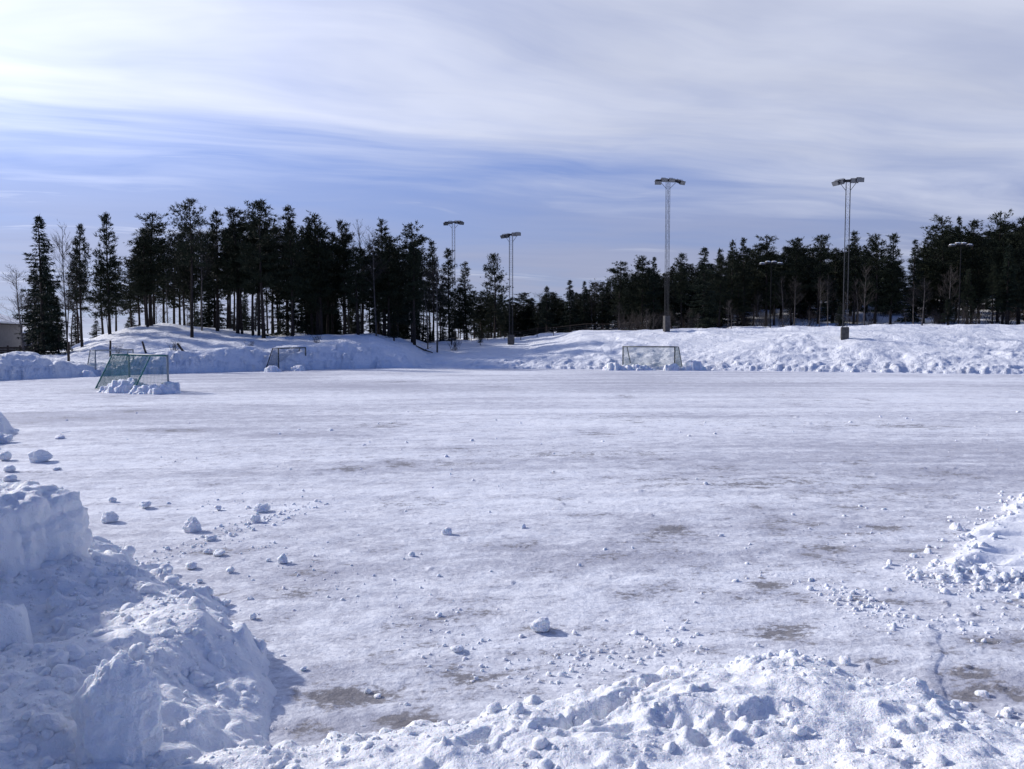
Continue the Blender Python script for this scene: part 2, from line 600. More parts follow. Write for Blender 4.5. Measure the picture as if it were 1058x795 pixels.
# shallow scraped strip in the lower right
s0, s1, s2 = gnd(966, 648), gnd(1058, 638), gnd(972, 728)
ds = np.minimum(-half(s0, s1), -half(s2, s0)) + 0.22 * fbm(XX * 3.0, YY * 3.0, 4, 151, 0.6)
scr = sstep(ds, -0.018, 0.018) * sstep(YY, 5.6, 6.6)
HF += -0.012 * scr
HF += np.exp(-((ds + 0.08) / 0.07) ** 2) * 0.015 * (0.6 + 1.4 * fbm(XX * 6, YY * 6, 3, 153)) * sstep(YY, 6.0, 6.8)
HF += -0.0 * np.exp(-((half(s2, s0) - 0.02) / 0.06) ** 2) * sstep(YY, 5.8, 6.5) * (1 - sstep(YY, 8.2, 8.6))


def fan_stamp(cx, cy, R, sink, squash, r):
    i0, i1 = np.searchsorted(ys, (cy - R * 1.4, cy + R * 1.4))
    j0, j1 = np.searchsorted(us, ((cx - R * 1.4) / cy, (cx + R * 1.4) / cy))
    if i1 - i0 < 1 or j1 - j0 < 1:
        return
    dx, dy = XX[i0:i1, j0:j1] - cx, YY[i0:i1, j0:j1] - cy
    ic, jc = min(np.searchsorted(ys, cy), len(ys) - 1), np.searchsorted(us, cx / cy)
    if jc >= len(us):
        return
    W = HF[i0:i1, j0:j1]
    np.maximum(W, HF[ic, jc] - sink * R + squash * clod_dome(dx, dy, R, r), out=W)


# crumbs frozen onto the field, in loose swarms
r2 = np.random.default_rng(21)
for _ in range(3800):
    yy = 5.5 * math.exp(r2.uniform(0, 1.75))
    uu = r2.uniform(-0.68, 0.68)
    dens = float(fbm(np.array([uu * yy * 0.35]), np.array([yy * 0.35]), 3, 161)[0])
    if dens < r2.uniform(-0.12, 0.22):
        continue
    fan_stamp(uu * yy, yy, r2.uniform(0.012, 0.032) * (1 + yy / 30) * (2.2 if r2.random() < 0.04 else 1), 0.25, 0.7, r2)
# denser crumbs by the heap, along the patch edge and round the scraped strip
SW = [((90, 600), (330, 520), 380, 0.05), ((945, 600), (1058, 604), 240, 0.075), ((945, 600), (1058, 512), 200, 0.075),
      ((850, 610), (930, 640), 260, 0.05), ((820, 700), (1058, 760), 420, 0.07), ((966, 648), (1058, 640), 90, 0.04),
      ((560, 690), (720, 660), 200, 0.04), ((430, 650), (560, 720), 160, 0.03), ((240, 560), (460, 640), 160, 0.03)]
CRUMBS = []
for (a, b, n, sz) in SW:
    ga, gb = gnd(*a), gnd(*b)
    for _ in range(int(n * 1.6)):
        t = r2.random()
        x = ga.x + (gb.x - ga.x) * t + r2.normal(0, 0.018 * ga.y)
        y = ga.y + (gb.y - ga.y) * t + r2.normal(0, 0.035 * ga.y)
        CRUMBS.append((x, y, sz * 0.22 * min(3.5, r2.pareto(2.0) + 0.35)))
# foot holes in the untouched snow
for (px, py) in ((1010, 560), (1040, 578), (1048, 560), (1020, 585), (1003, 590), (1052, 590), (1036, 545)):
    q = gnd(px, py)
    i0, i1 = np.searchsorted(ys, (q.y - 0.5, q.y + 0.5))
    dx, dy = XX[i0:i1] - q.x, YY[i0:i1] - q.y
    HF[i0:i1] -= 0.10 * np.exp(-((dx / 0.28) ** 2 + (dy / 0.12) ** 2) ** 2)
HF += 0.006 * fade * fbm(XX * 14, YY * 14, 2, 171)
HF *= 1 - sstep(YY, 60, 84) * 0.8

# bare and icy patches (real dirt showing through), with their own ragged outlines
for _ in range(4200):
    yy = 6 * math.exp(r2.uniform(0, 1.7))
    uu = r2.uniform(-0.68, 0.68)
    if float(fbm(np.array([uu * yy * 0.4]), np.array([yy * 0.4]), 3, 163)[0]) > r2.uniform(-0.08, 0.3):
        CRUMBS.append((uu * yy, yy, 0.005 * (1 + yy / 22) * min(6.0, r2.pareto(1.9) + 0.5)))
DIRT = np.zeros_like(HF)
ICE = 0.46 + 0.62 * fbm(XX * 0.10, YY * 0.10, 4, 181)
# lanes left by the plough: long slightly curved stripes
lane = YY * 0.55 - XX * 0.10 + 0.0022 * (XX + 10) ** 2
ICE += 0.55 * fbm(XX * 0.05, lane * 1.3, 4, 185, 0.6) + 0.30 * fbm(XX * 0.10, lane * 6.0, 3, 187)
BL = [(180, 445, 60, 2.2, 0.95), (70, 432, 80, 3.0, 0.62), (30, 427, 40, 1.5, 0.7), (20, 437, 40, 1.5, 0.6),
      (360, 715, 45, 22, 0.85), (480, 700, 40, 18, 0.62), (420, 745, 60, 14, 0.7), (330, 755, 30, 14, 0.6),
      (495, 625, 40, 12, 0.62), (455, 640, 30, 8, 0.5), (690, 548, 50, 12, 0.75), (640, 575, 90, 14, 0.5),
      (540, 565, 26, 8, 0.62), (560, 590, 30, 7, 0.45), (795, 604, 28, 7, 0.95), (765, 618, 24, 6, 0.75), (830, 622, 22, 5, 0.6),
      (820, 540, 50, 8, 0.62), (740, 500, 120, 12, 0.45), (1000, 490, 70, 8, 0.55), (900, 510, 90, 8, 0.42),
      (850, 565, 40, 8, 0.5), (300, 610, 40, 10, 0.62), (340, 590, 40, 8, 0.58), (220, 570, 40, 8, 0.6),
      (600, 470, 90, 5, 0.42), (660, 430, 90, 3, 0.45), (480, 480, 80, 5, 0.35), (430, 520, 60, 6, 0.4),
      (1015, 660, 26, 8, 0.85), (1050, 662, 22, 7, 0.8), (1005, 695, 36, 14, 0.9), (1000, 718, 26, 8, 0.75), (1052, 720, 14, 6, 0.7),
      (880, 620, 24, 7, 0.5), (910, 440, 90, 3, 0.35), (320, 450, 60, 3, 0.4), (250, 420, 60, 2, 0.4), (520, 400, 160, 2, 0.35),
      (700, 395, 200, 1.5, 0.32), (130, 407, 60, 2, 0.45)]
rb = random.Random(31)
for _ in range(70):
    py = 395 + 330 * rb.random() ** 1.2
    px = rb.uniform(180 if py > 520 else 20, 1040)
    k = (py - 349) / 250.0
    BL.append((px, py, rb.uniform(12, 60) * (0.5 + k * 0.4), rb.uniform(2, 9) * k, rb.uniform(0.35, 0.75)))
for (px, py, rx, ry, s) in BL:
    q = gnd(px, py)
    RX, RY = rx / F * q.y, ry * q.y * q.y / (F * CAMH)
    i0, i1 = np.searchsorted(ys, (q.y - 2.5 * RY, q.y + 2.5 * RY))
    dx, dy = (XX[i0:i1] - q.x) / RX, (YY[i0:i1] - q.y) / RY
    d = np.sqrt(dx * dx + dy * dy) + 0.9 * fbm(XX[i0:i1] * 2.0 / max(RX, 0.3), YY[i0:i1] * 2.0 / max(RY, 0.3), 3, 191)
    DIRT[i0:i1] = np.maximum(DIRT[i0:i1], 0.84 * s * (1 - sstep(d, 0.0, 1.5)))
    dw = np.sqrt(dx * dx + dy * dy) * 0.55 + 0.4 * fbm(XX[i0:i1] / max(RX, 0.3), YY[i0:i1] / max(RY, 0.3), 3, 193)
    ICE[i0:i1] = np.maximum(ICE[i0:i1], ICE[i0:i1] + 0.34 * s * (1 - sstep(dw, 0.1, 1.0)))
DIRT += 0.20 + 0.62 * fbm(XX * 0.28, YY * 0.28, 4, 195)
DIRT *= (1 - patch)
ICE *= (1 - patch)
HF -= 0.012 * np.clip(DIRT, 0, 1) * fade
me = grid_mesh('snowy_field', np.stack([XX, YY, HF], -1), M_FIELD, attr={'dirt': DIRT, 'ice': ICE})
tag(link('snowy_field', me), kind='structure')

# banks, knoll and hillside
tt = np.concatenate([np.arange(-1.2, 19, 0.17), np.arange(19, 60, 0.9), np.arange(60, 330, 6.0)])
UB, TB = np.meshgrid(us, tt)
YB = foot(UB) + TB
ZB = terr(UB, YB)
XB = UB * YB
r6 = np.random.default_rng(99)


def bank_stamp(u, t, R, sink, squash):
    y = float(foot(u)) + t
    x = u * y
    i0, i1 = np.searchsorted(tt, (t - R * 1.4, t + R * 1.4))
    j0, j1 = np.searchsorted(us, ((x - R * 1.4) / y, (x + R * 1.4) / y))
    ic, jc = np.searchsorted(tt, t), np.searchsorted(us, u)
    if i1 - i0 < 2 or j1 - j0 < 2 or jc >= len(us):
        return
    dx, dy = XB[i0:i1, j0:j1] - x, YB[i0:i1, j0:j1] - y
    W = ZB[i0:i1, j0:j1]
    np.maximum(W, ZB[ic, jc] - sink * R + squash * clod_dome(dx, dy, R, r6), out=W)


for _ in range(2600):                       # clods thrown up by the plough along the foot
    u = r6.uniform(-0.72, 0.72)
    if u > -0.12:
        t = abs(r6.normal(0.9, 1.1))
    else:
        t = abs(r6.normal(1.0, 1.3))
        if r6.random() < 0.4:
            continue
    bank_stamp(u, t, 0.11 + 0.10 * min(3.0, r6.pareto(1.8)), 0.5, 0.7)
for _ in range(2200):                       # lumps that rolled down the slope
    u = r6.uniform(-0.10, 0.72)
    t = r6.uniform(3, 15)
    y = float(foot(u)) + t
    if float(fbm(np.array([u * y * 0.11]), np.array([y * 0.07]), 2, 57)[0]) < r6.uniform(0.02, 0.2):
        continue
    bank_stamp(u, t, 0.09 + 0.10 * min(2.5, r6.pareto(2.0)), 0.5, 0.6)
SPLIT = int(np.searchsorted(tt, 18.9))
PB = np.stack([XB, YB, ZB], -1)
me = grid_mesh('snow_bank', PB[:SPLIT + 1], M_FAR)
tag(link('snow_bank', me), kind='structure')
me = grid_mesh('wooded_hillside', np.concatenate([PB[SPLIT - 1:SPLIT, ::3] - np.array([0, 0, 0.3]), PB[SPLIT:, ::3]]), M_FAR)
tag(link('wooded_hillside', me), kind='structure')

# ------------------------------------------------------------------ foreground heap on the left
r3 = np.random.default_rng(33)


def poly_d(X, Y, pts):
    """signed distance to the left of an open polyline (positive = left of its direction)"""
    best = np.full(X.shape, 1e9)
    sgn = np.ones(X.shape)
    for (p, q) in zip(pts[:-1], pts[1:]):
        ex, ey = q[0] - p[0], q[1] - p[1]
        L2 = ex * ex + ey * ey
        t = np.clip(((X - p[0]) * ex + (Y - p[1]) * ey) / L2, 0, 1)
        dx, dy = X - p[0] - t * ex, Y - p[1] - t * ey
        d = np.hypot(dx, dy)
        c = ex * (Y - p[1]) - ey * (X - p[0])
        m = d < best
        best = np.where(m, d, best)
        sgn = np.where(m, np.sign(c), sgn)
    return best * sgn


def finish_patch(name, gx, gy, H, mat, cut=-0.04):
    P = np.stack([np.broadcast_to(gx[None, :], H.shape), np.broadcast_to(gy[:, None], H.shape), H], -1)
    low = H > cut
    keep = low[:-1, :-1] | low[1:, :-1] | low[:-1, 1:] | low[1:, 1:]
    return grid_mesh(name, P, mat, keep=keep)


gx = np.arange(-8.2, -1.2, 0.020)
gy = np.arange(3.0, 13.6, 0.020)
GX, GY = np.meshgrid(gx, gy)
edge_px = [(268, 795), (258, 740), (284, 692), (262, 664), (228, 640), (190, 612), (150, 588), (95, 566), (40, 548), (-60, 530)]
edge_pts = [(-1.95, 2.5)] + [tuple(gnd(*p)[:2]) for p in edge_px] + [(-12, 15)]
dh = poly_d(GX, GY, edge_pts) + 0.5 * fbm(GX * 1.1, GY * 1.1, 3, 201)
H = np.where(dh > 0, 0.62 * (1 - np.exp(-np.clip(dh, 0, 9) / 0.62)), 0.35 * dh)
H = H + sstep(dh, 0, 0.5) * (0.30 * fbm(GX * 1.3, GY * 1.3, 4, 205))
H = H + 1.75 * sstep(-(GX + 0.64 * GY) + 0.4 * fbm(GX * 0.9, GY * 0.9, 3, 209), 0.2, 1.2) * sstep(dh, 0.0, 1.0)  # unseen mound past the left edge, added to throw shade over the heap
H = H - 0.34 * np.exp(-((GX + 4.25) / 0.75) ** 2 - ((GY - 7.0) / 0.8) ** 2) * sstep(dh, 0.2, 1.2)
H = np.maximum(H, -0.2)
for k in range(1500):
    cx, cy = r3.uniform(-8, -1.3), r3.uniform(3.1, 13.3)
    ii, jj = np.searchsorted(gy, cy), np.searchsorted(gx, cx)
    d = dh[min(ii, len(gy) - 1), min(jj, len(gx) - 1)]
    if d < -0.25 or (d < 0 and r3.random() < 0.6):
        continue
    R = min(0.26, 0.05 * math.exp(abs(r3.normal(0, 0.65))))
    if d < 0.1:
        R = min(R, 0.08)
    stamp(H, gx, gy, cx, cy, R, r3.uniform(0.2, 0.6), r3, r3.uniform(0.5, 0.9))
H = blur(H, 2)
H += sstep(dh, -0.1, 0.2) * (0.05 * fbm(GX * 7, GY * 7, 5, 215, 0.6) + 0.014 * fbm(GX * 32, GY * 32, 2, 217))
me = finish_patch('snow_heap', gx, gy, H, M_SNOW)
tag(link('snow_heap', me), kind='structure')


def heap_z(x, y):
    i, j = np.searchsorted(gy, y), np.searchsorted(gx, x)
    return float(H[min(i, len(gy) - 1), min(j, len(gx) - 1)])


# ------------------------------------------------------------------ ridge along the bottom
rx_ = np.arange(-3.4, 6.2, 0.018)
ry_ = np.arange(3.0, 8.6, 0.018)
RXX, RYY = np.meshgrid(rx_, ry_)
ridge_px = [(1200, 775), (1058, 768), (985, 738), (915, 716), (840, 694), (790, 684), (735, 694), (680, 700), (625, 712), (585, 728), (525, 742),
            (470, 758), (410, 762), (352, 772), (280, 786), (170, 800), (60, 815)]
rp = [tuple(gnd(*p)[:2]) for p in ridge_px]
dr = poly_d(RXX, RYY, rp) + 0.36 * fbm(RXX * 1.7, RYY * 1.7, 3, 231)
RH = np.where(dr > 0, 0.25 * (1 - np.exp(-np.clip(dr, 0, 9) / 0.25)) + 0.12 * np.clip(dr, 0, 9), 0.5 * dr)
RH = RH + sstep(dr, 0, 0.4) * 0.22 * fbm(RXX * 1.8, RYY * 1.8, 3, 235)
RH = np.maximum(RH, -0.15)
r4 = np.random.default_rng(44)
for k in range(2300):
    cx, cy = r4.uniform(-3.2, 6.1), r4.uniform(3.1, 8.4)
    d = dr[min(np.searchsorted(ry_, cy), len(ry_) - 1), min(np.searchsorted(rx_, cx), len(rx_) - 1)]
    if d < -0.12 or d > 2.6 or (d > 0.6 and r4.random() < 0.3):
        continue
    R = min(0.16, 0.05 * math.exp(abs(r4.normal(0, 0.55))))
    if d < 0.05:
        R = min(R, 0.07)
    stamp(RH, rx_, ry_, cx, cy, R, r4.uniform(0.3, 0.7), r4, r4.uniform(0.5, 0.9))
RH = blur(RH, 2)
# foot holes
for (px, py, L, W, a, dp) in ((655, 715, .19, .11, .5, .16), (690, 708, .18, .10, .3, .15), (612, 748, .20, .11, .6, .17), (640, 738, .2, .1, .8, .15),
                              (575, 765, .22, .11, .4, .16), (700, 770, .2, .12, .2, .14), 
                              (740, 785, .2, .11, .5, .15), (640, 780, .2, .1, .3, .14), 
                              (500, 782, .2, .1, .4, .14), (950, 778, .18, .1, .4, .12), (785, 765, .18, .1, .7, .12), (680, 745, .16, .09, 0, .12)):
    q = gnd(px, py, 0.25)
    pit(RH, rx_, ry_, q.x, q.y, L, W, a, dp)
RH += sstep(dr, -0.05, 0.2) * (0.075 * fbm(RXX * 5, RYY * 5, 5, 241, 0.6) + 0.009 * fbm(RXX * 38, RYY * 38, 2, 243))
me = finish_patch('snow_ridge', rx_, ry_, RH, M_SNOW, -0.03)
tag(link('snow_ridge', me), kind='structure')

# low bank further back along the left edge, mostly out of the picture
bx_ = np.arange(-20, -9, 0.04)
by_ = np.arange(13, 27, 0.04)
BXX, BYY = np.meshgrid(bx_, by_)
db_ = poly_d(BXX, BYY, [(-9.5, 13.0), (-11.6, 15.5), (-13.6, 20.5), (-15.2, 24), (-18, 30)]) + 0.6 * fbm(BXX * 0.8, BYY * 0.8, 3, 251)
BH = np.where(db_ > 0, 1.1 * (1 - np.exp(-np.clip(db_, 0, 9) / 0.7)), 0.35 * db_)
BH = np.maximum(BH + sstep(db_, 0, .5) * .35 * fbm(BXX * 1.2, BYY * 1.2, 4, 253), -0.2)
for k in range(900):
    stamp(BH, bx_, by_, r4.uniform(-19, -10), r4.uniform(13.5, 26), min(0.3, 0.09 * math.exp(abs(r4.normal(0, .6)))), .4, r4, .9)
me = finish_patch('snow_bank', bx_, by_, BH, M_SNOW)
tag(link('snow_bank', me), kind='structure')


# ------------------------------------------------------------------ loose lumps and blocks of snow
def icosphere(sub):
    t = (1 + 5 ** 0.5) / 2
    v = [(-1, t, 0), (1, t, 0), (-1, -t, 0), (1, -t, 0), (0, -1, t), (0, 1, t), (0, -1, -t), (0, 1, -t), (t, 0, -1), (t, 0, 1), (-t, 0, -1), (-t, 0, 1)]
    f = [(0, 11, 5), (0, 5, 1), (0, 1, 7), (0, 7, 10), (0, 10, 11), (1, 5, 9), (5, 11, 4), (11, 10, 2), (10, 7, 6), (7, 1, 8), (3, 9, 4), (3, 4, 2),
         (3, 2, 6), (3, 6, 8), (3, 8, 9), (4, 9, 5), (2, 4, 11), (6, 2, 10), (8, 6, 7), (9, 8, 1)]
    v = [Vector(p).normalized() for p in v]
    for _ in range(sub):
        cache, nf = {}, []

        def mid(a, b):
            k = (min(a, b), max(a, b))
            if k not in cache:
                v.append(((v[a] + v[b]) / 2).normalized())
                cache[k] = len(v) - 1
            return cache[k]
        for (a, b, c) in f:
            ab, bc, ca = mid(a, b), mid(b, c), mid(c, a)
            nf += [(a, ab, ca), (b, bc, ab), (c, ca, bc), (ab, bc, ca)]
        f = nf
    return np.array([p[:] for p in v]), f


ICO = {s: icosphere(s) for s in (1, 2, 3, 4, 5)}


def n3d(p, seed):
    return (fbm(p[:, 0] + 3.1, p[:, 1] + 3.3, 3, seed) + fbm(p[:, 1] - 5.2, p[:, 2] + 9.1, 3, seed + 5) + fbm(p[:, 2] + 1.7, p[:, 0] - 4.4, 3, seed + 11)) * 0.55


def lump_mesh(seed, size, sub=4, planes=9, rough=0.20, k=9.0):
    r = np.random.default_rng(seed)
    d, f = ICO[sub]
    rad = np.ones(len(d))
    for _ in range(planes):
        n = r.normal(size=3)
        n /= np.linalg.norm(n)
        c = d @ n
        lim = np.where(c > 0.05, r.uniform(0.62, 0.95) / np.maximum(c, 0.05), 9)
        rad = -np.log(np.exp(-k * rad) + np.exp(-k * np.minimum(lim, 3))) / k
    p = d * rad[:, None]
    p = p * (1 + rough * 2.2 * n3d(p * 2.3 + seed, seed) + rough * 1.1 * n3d(p * 6.5 + seed, seed + 40))[:, None]
    p = p * np.array(size)[None, :]
    mb = MB()
    mb.add(p, f)
    return mb.mesh('snow_lump', M_SNOW, True)


def shard(seed, sub, planes=8, rough=0.16):
    r = np.random.default_rng(seed)
    d, f = ICO[sub]
    rad = np.ones(len(d))
    for _ in range(planes):
        n = r.normal(size=3)
        n /= np.linalg.norm(n)
        c = d @ n
        rad = np.minimum(rad, np.where(c > 0.05, r.uniform(0.5, 0.9) / np.maximum(c, 0.05), 9))
    p = d * rad[:, None]
    p = p * (1 + rough * 2.5 * n3d(p * 2.0 + seed, seed) + rough * 1.5 * n3d(p * 5.0 + seed, seed + 3))[:, None]
    return p * r.uniform(0.75, 1.2, 3), np.array(f)


SHARDS = {k: [shard(900 + i, k) for i in range(14)] for k in (1, 2, 3)}


def rubble(name, items, seed, small=0.028, big=0.2):
    """items: (x, y, z, radius) -> one mesh of many broken clods"""
    r = np.random.default_rng(seed)
    V, Fc, n = [], [], 0
    for (x, y, z, R) in items:
        p, f = SHARDS[1 if R < small else (2 if R < big else 3)][r.integers(14)]
        q = r.normal(size=4)
        q /= np.linalg.norm(q)
        w, a, b, c = q
        M = np.array([[1 - 2 * (b * b + c * c), 2 * (a * b - c * w), 2 * (a * c + b * w)], [2 * (a * b + c * w), 1 - 2 * (a * a + c * c), 2 * (b * c - a * w)],
                      [2 * (a * c - b * w), 2 * (b * c + a * w), 1 - 2 * (a * a + b * b)]])
        V.append((p * R) @ M.T + np.array([x, y, z]))
        Fc.append(f + n)
        n += len(p)
    V, Fc = np.concatenate(V), np.concatenate(Fc)
    me = bpy.data.meshes.new(name)
    me.vertices.add(len(V))
    me.vertices.foreach_set('co', V.astype(np.float32).ravel())
    me.loops.add(Fc.size)
    me.loops.foreach_set('vertex_index', Fc.astype(np.int32).ravel())
    me.polygons.add(len(Fc))
    me.polygons.foreach_set('loop_start', np.arange(0, Fc.size, 3, dtype=np.int32))
    me.update(calc_edges=True)
    me.polygons.foreach_set('use_smooth', np.ones(len(Fc), bool))
    me.materials.append(M_SNOW)
    return link(name, me)


def grid_z(Hg, gx_, gy_, x, y):
    i, j = np.searchsorted(gy_, y), np.searchsorted(gx_, x)
    return float(Hg[min(i, len(gy_) - 1), min(j, len(gx_) - 1)])


def field_z(x, y):
    return grid_z(HF, us, ys, x / y, y)


# broken snow lying on the heap
items = []
r7 = np.random.default_rng(77)
while len(items) < 3900:
    x, y = r7.uniform(-7.5, -1.3), r7.uniform(3.4, 13)
    if x < -0.70 * y - 0.4:
        continue
    d = grid_z(dh, gx, gy, x, y)
    if d < -0.45 or (d < 0 and r7.random() < 0.55 - d):
        continue
    cl = float(fbm(np.array([x * 1.5]), np.array([y * 1.5]), 3, 601)[0])
    if cl < r7.uniform(-0.35, 0.15):
        continue
    R = min(0.10, 0.0105 * (r7.pareto(1.6) + 0.7)) * (0.6 if d < 0.05 else 1.0)
    z = max(grid_z(H, gx, gy, x, y), field_z(x, y))
    items.append((x, y, z + R * r7.uniform(-0.65, 0.08), R))
o = rubble('heap_rubble', items, 5)
tag(o, 'crumbled broken snow covering the heap at lower left', 'snow rubble', kind='stuff')
items = []
while len(items) < 3300:
    x, y = r7.uniform(-3.2, 5.6), r7.uniform(3.4, 8.3)
    d = grid_z(dr, rx_, ry_, x, y)
    if d < -0.35 or d > 2.5 or (d < 0 and r7.random() < 0.6 - d) or (d > 0.6 and r7.random() < 0.5):
        continue
    cl = float(fbm(np.array([x * 1.7]), np.array([y * 1.7]), 3, 605)[0])
    if cl < r7.uniform(-0.25, 0.25):
        continue
    R = min(0.06, 0.0075 * (r7.pareto(1.7) + 0.7)) * (0.65 if d < 0.0 else 1.0)
    z = max(grid_z(RH, rx_, ry_, x, y), field_z(x, y))
    items.append((x, y, z + R * r7.uniform(-0.65, 0.08), R))
o = rubble('ridge_rubble', items, 6)
tag(o, 'crumbled broken snow along the churned ridge in the foreground', 'snow rubble', kind='stuff')
items = [(x, y, field_z(x, y) + R * r7.uniform(-0.25, 0.3), R) for (x, y, R) in CRUMBS if y > 4 and abs(x / y) < 0.78]
items = [q for q in items if q[3] > 0.0007 * q[1]]
o = rubble('field_crumbs', items, 8, 0.05)
tag(o, 'small snow crumbs strewn over the packed field', 'snow crumbs', kind='stuff')


def lump(px, py, w, label, seed, squash=0.8, sink=0.22, group='loose lumps of snow on the field', base=None):
    """w: width in photograph pixels, (px, py): where it touches the field"""
    q = gnd(px, py) if base is None else base
    R = 0.5 * w / F * q.y
    o = link('snow_lump', lump_mesh(seed, (R * 1.05, R * 0.95, R * squash), 4 if w > 15 else 3))
    o.location = (q.x, q.y + R * 0.5, q.z + R * squash * (1 - sink) * 0.8)
    o.rotation_euler = (0, 0, seed * 1.7)
    tag(o, label, 'snow lump', group)
    return o


LUMPS = [
    (39, 478, 22, 'large snow lump alone on the field left of the dirt streak', 0.75),
    (197, 550, 21, 'pointed snow lump, biggest between the heap and midfield', 0.85),
    (270, 529, 18, 'flat snow lump with a small horn, upper of a close pair', 0.6),
    (263, 541, 12, 'round snow ball directly below the flat horned lump', 0.9),
    (291, 582, 12, 'round snow ball alone, rightmost of those beside the heap', 0.95),
    (110, 540, 19, 'rough snow lump with its shadow, behind the cut snow block', 0.7),
    (80, 543, 9, 'small snow ball just right of the cut snow block', 0.85),
    (115, 519, 8, 'small upright snow ball beyond the rough lump', 0.95),
    (148, 525, 14, 'crumbly snow lump left of the pointed lump and farther off', 0.55),
    (225, 527, 8, 'small snow lump left of the flat horned lump', 0.7),
    (225, 575, 15, 'snow lump at the right end of a small cluster on dirt', 0.5),
    (214, 572, 9, 'small snow lump at the left end of the cluster on dirt', 0.6),
    (216, 559, 14, 'greyish flat lump just below the pointed snow lump', 0.5),
    (237, 592, 9, 'small snow ball in front of the cluster on dirt', 0.8),
    (165, 596, 26, 'smooth tilted snow slab lump leaning at the heap rim', 0.6),
    (172, 612, 26, 'rounded snow lump at the heap foot with a dark hollow', 0.65),
    (228, 627, 17, 'flat snow lump right beside the rim of the heap', 0.55),
    (197, 588, 14, 'broken snow lump just outside the heap rim', 0.6),
    (205, 603, 8, 'small snow lump between the heap rim and flat lump', 0.7),
    (261, 640, 8, 'small dark based snow ball right of the heap', 0.9),
    (558, 653, 24, 'lone smooth snow ball in the middle foreground', 0.7),
    (461, 553, 12, 'small peaked snow lump alone at midfield', 0.8),
    (313, 693, 7, 'small snow crumb lump in the shade beside the heap', 0.7),
    (472, 673, 15, 'low snow lump in front of the dirt patches', 0.5),
    (990, 549, 13, 'snow lump at the rim of the untouched snow on the right', 0.75),
    (60, 454, 11, 'small snow lump behind the large lone lump', 0.5),
    (58, 486, 9, 'small snow lump in front of the large lone lump', 0.5),
    (3, 458, 16, 'snow lump at left picture edge, farthest of four', 0.8),
    (4, 476, 14, 'snow lump at left picture edge, second farthest of four', 0.8),
    (8, 488, 12, 'snow lump at left picture edge, third farthest of four', 0.75),
    (9, 497, 13, 'snow lump at left picture edge, nearest of four', 0.6),
]
for i, (px, py, w, lab, sq) in enumerate(LUMPS):
    lump(px, py, w, lab, 300 + i, sq)
q = gnd(787, 712, 0.16)
lump(787, 712, 44, 'biggest rounded snow lump sitting on the churned ridge', 371, 0.85, 0.3, 'lumps on the churned ridge', q)
lump(868, 700, 10, 'small snow lump right of the biggest lump on the ridge', 372, 0.8, 0.3, 'lumps on the churned ridge', gnd(832, 692, 0.05))
lump(700, 690, 14, 'snow lump at the far rim of the ridge above foot holes', 373, 0.8, 0.3, 'lumps on the churned ridge', gnd(668, 706, 0.12))
lump(600, 728, 20, 'knobbly snow lump at the left end of the foot holes', 374, 1.0, 0.3, 'lumps on the churned ridge', gnd(536, 742, 0.1))


def block_mesh(seed, size, rough=0.03, taper=0.0, jag=0.0):
    """a cut slab of snow: rounded box with worn edges"""
    d, f = ICO[5]
    p = d / (np.sum(np.abs(d) ** 9, axis=1) ** (1 / 9.0))[:, None]
    hz = p[:, 2]
    p[:, 0] *= 1 - taper * (hz * 0.5 + 0.5)
    p[:, 2] += jag * sstep(hz, 0.2, 1.0) * (fbm(p[:, 0] * 2.2 + seed, p[:, 1] * 1.2, 4, seed) * 2.0)
    p = p * np.array(size) * 0.5
    q = p + d * (rough * (2.4 * n3d(p * 3.0 + seed, seed) + 1.2 * n3d(p * 9.0, seed + 9))[:, None])
    mb = MB()
    mb.add(q, f)
    return mb.mesh('snow_block', M_SNOW, True)


b = link('snow_block', block_mesh(5, (1.75, 1.45, 1.5), 0.13, 0.14, 0.12))
c = at(-20, 600, 8.6)
b.location = (c.x, c.y + 0.2, 0.56)
b.rotation_euler = (math.radians(4), math.radians(3), math.radians(-14))
tag(b, 'tall cut block of packed snow on the heap at the left picture edge', 'snow block')
b = link('snow_slab', lump_mesh(1207, (0.30, 0.15, 0.45), 5, 12, 0.24, 40.0))
c = at(118, 735, 5.0)
b.location = c
b.rotation_euler = (math.radians(-12), math.radians(6), math.radians(24))
tag(b, 'upright jagged snow slab leaning out of the front of the heap', 'snow slab')

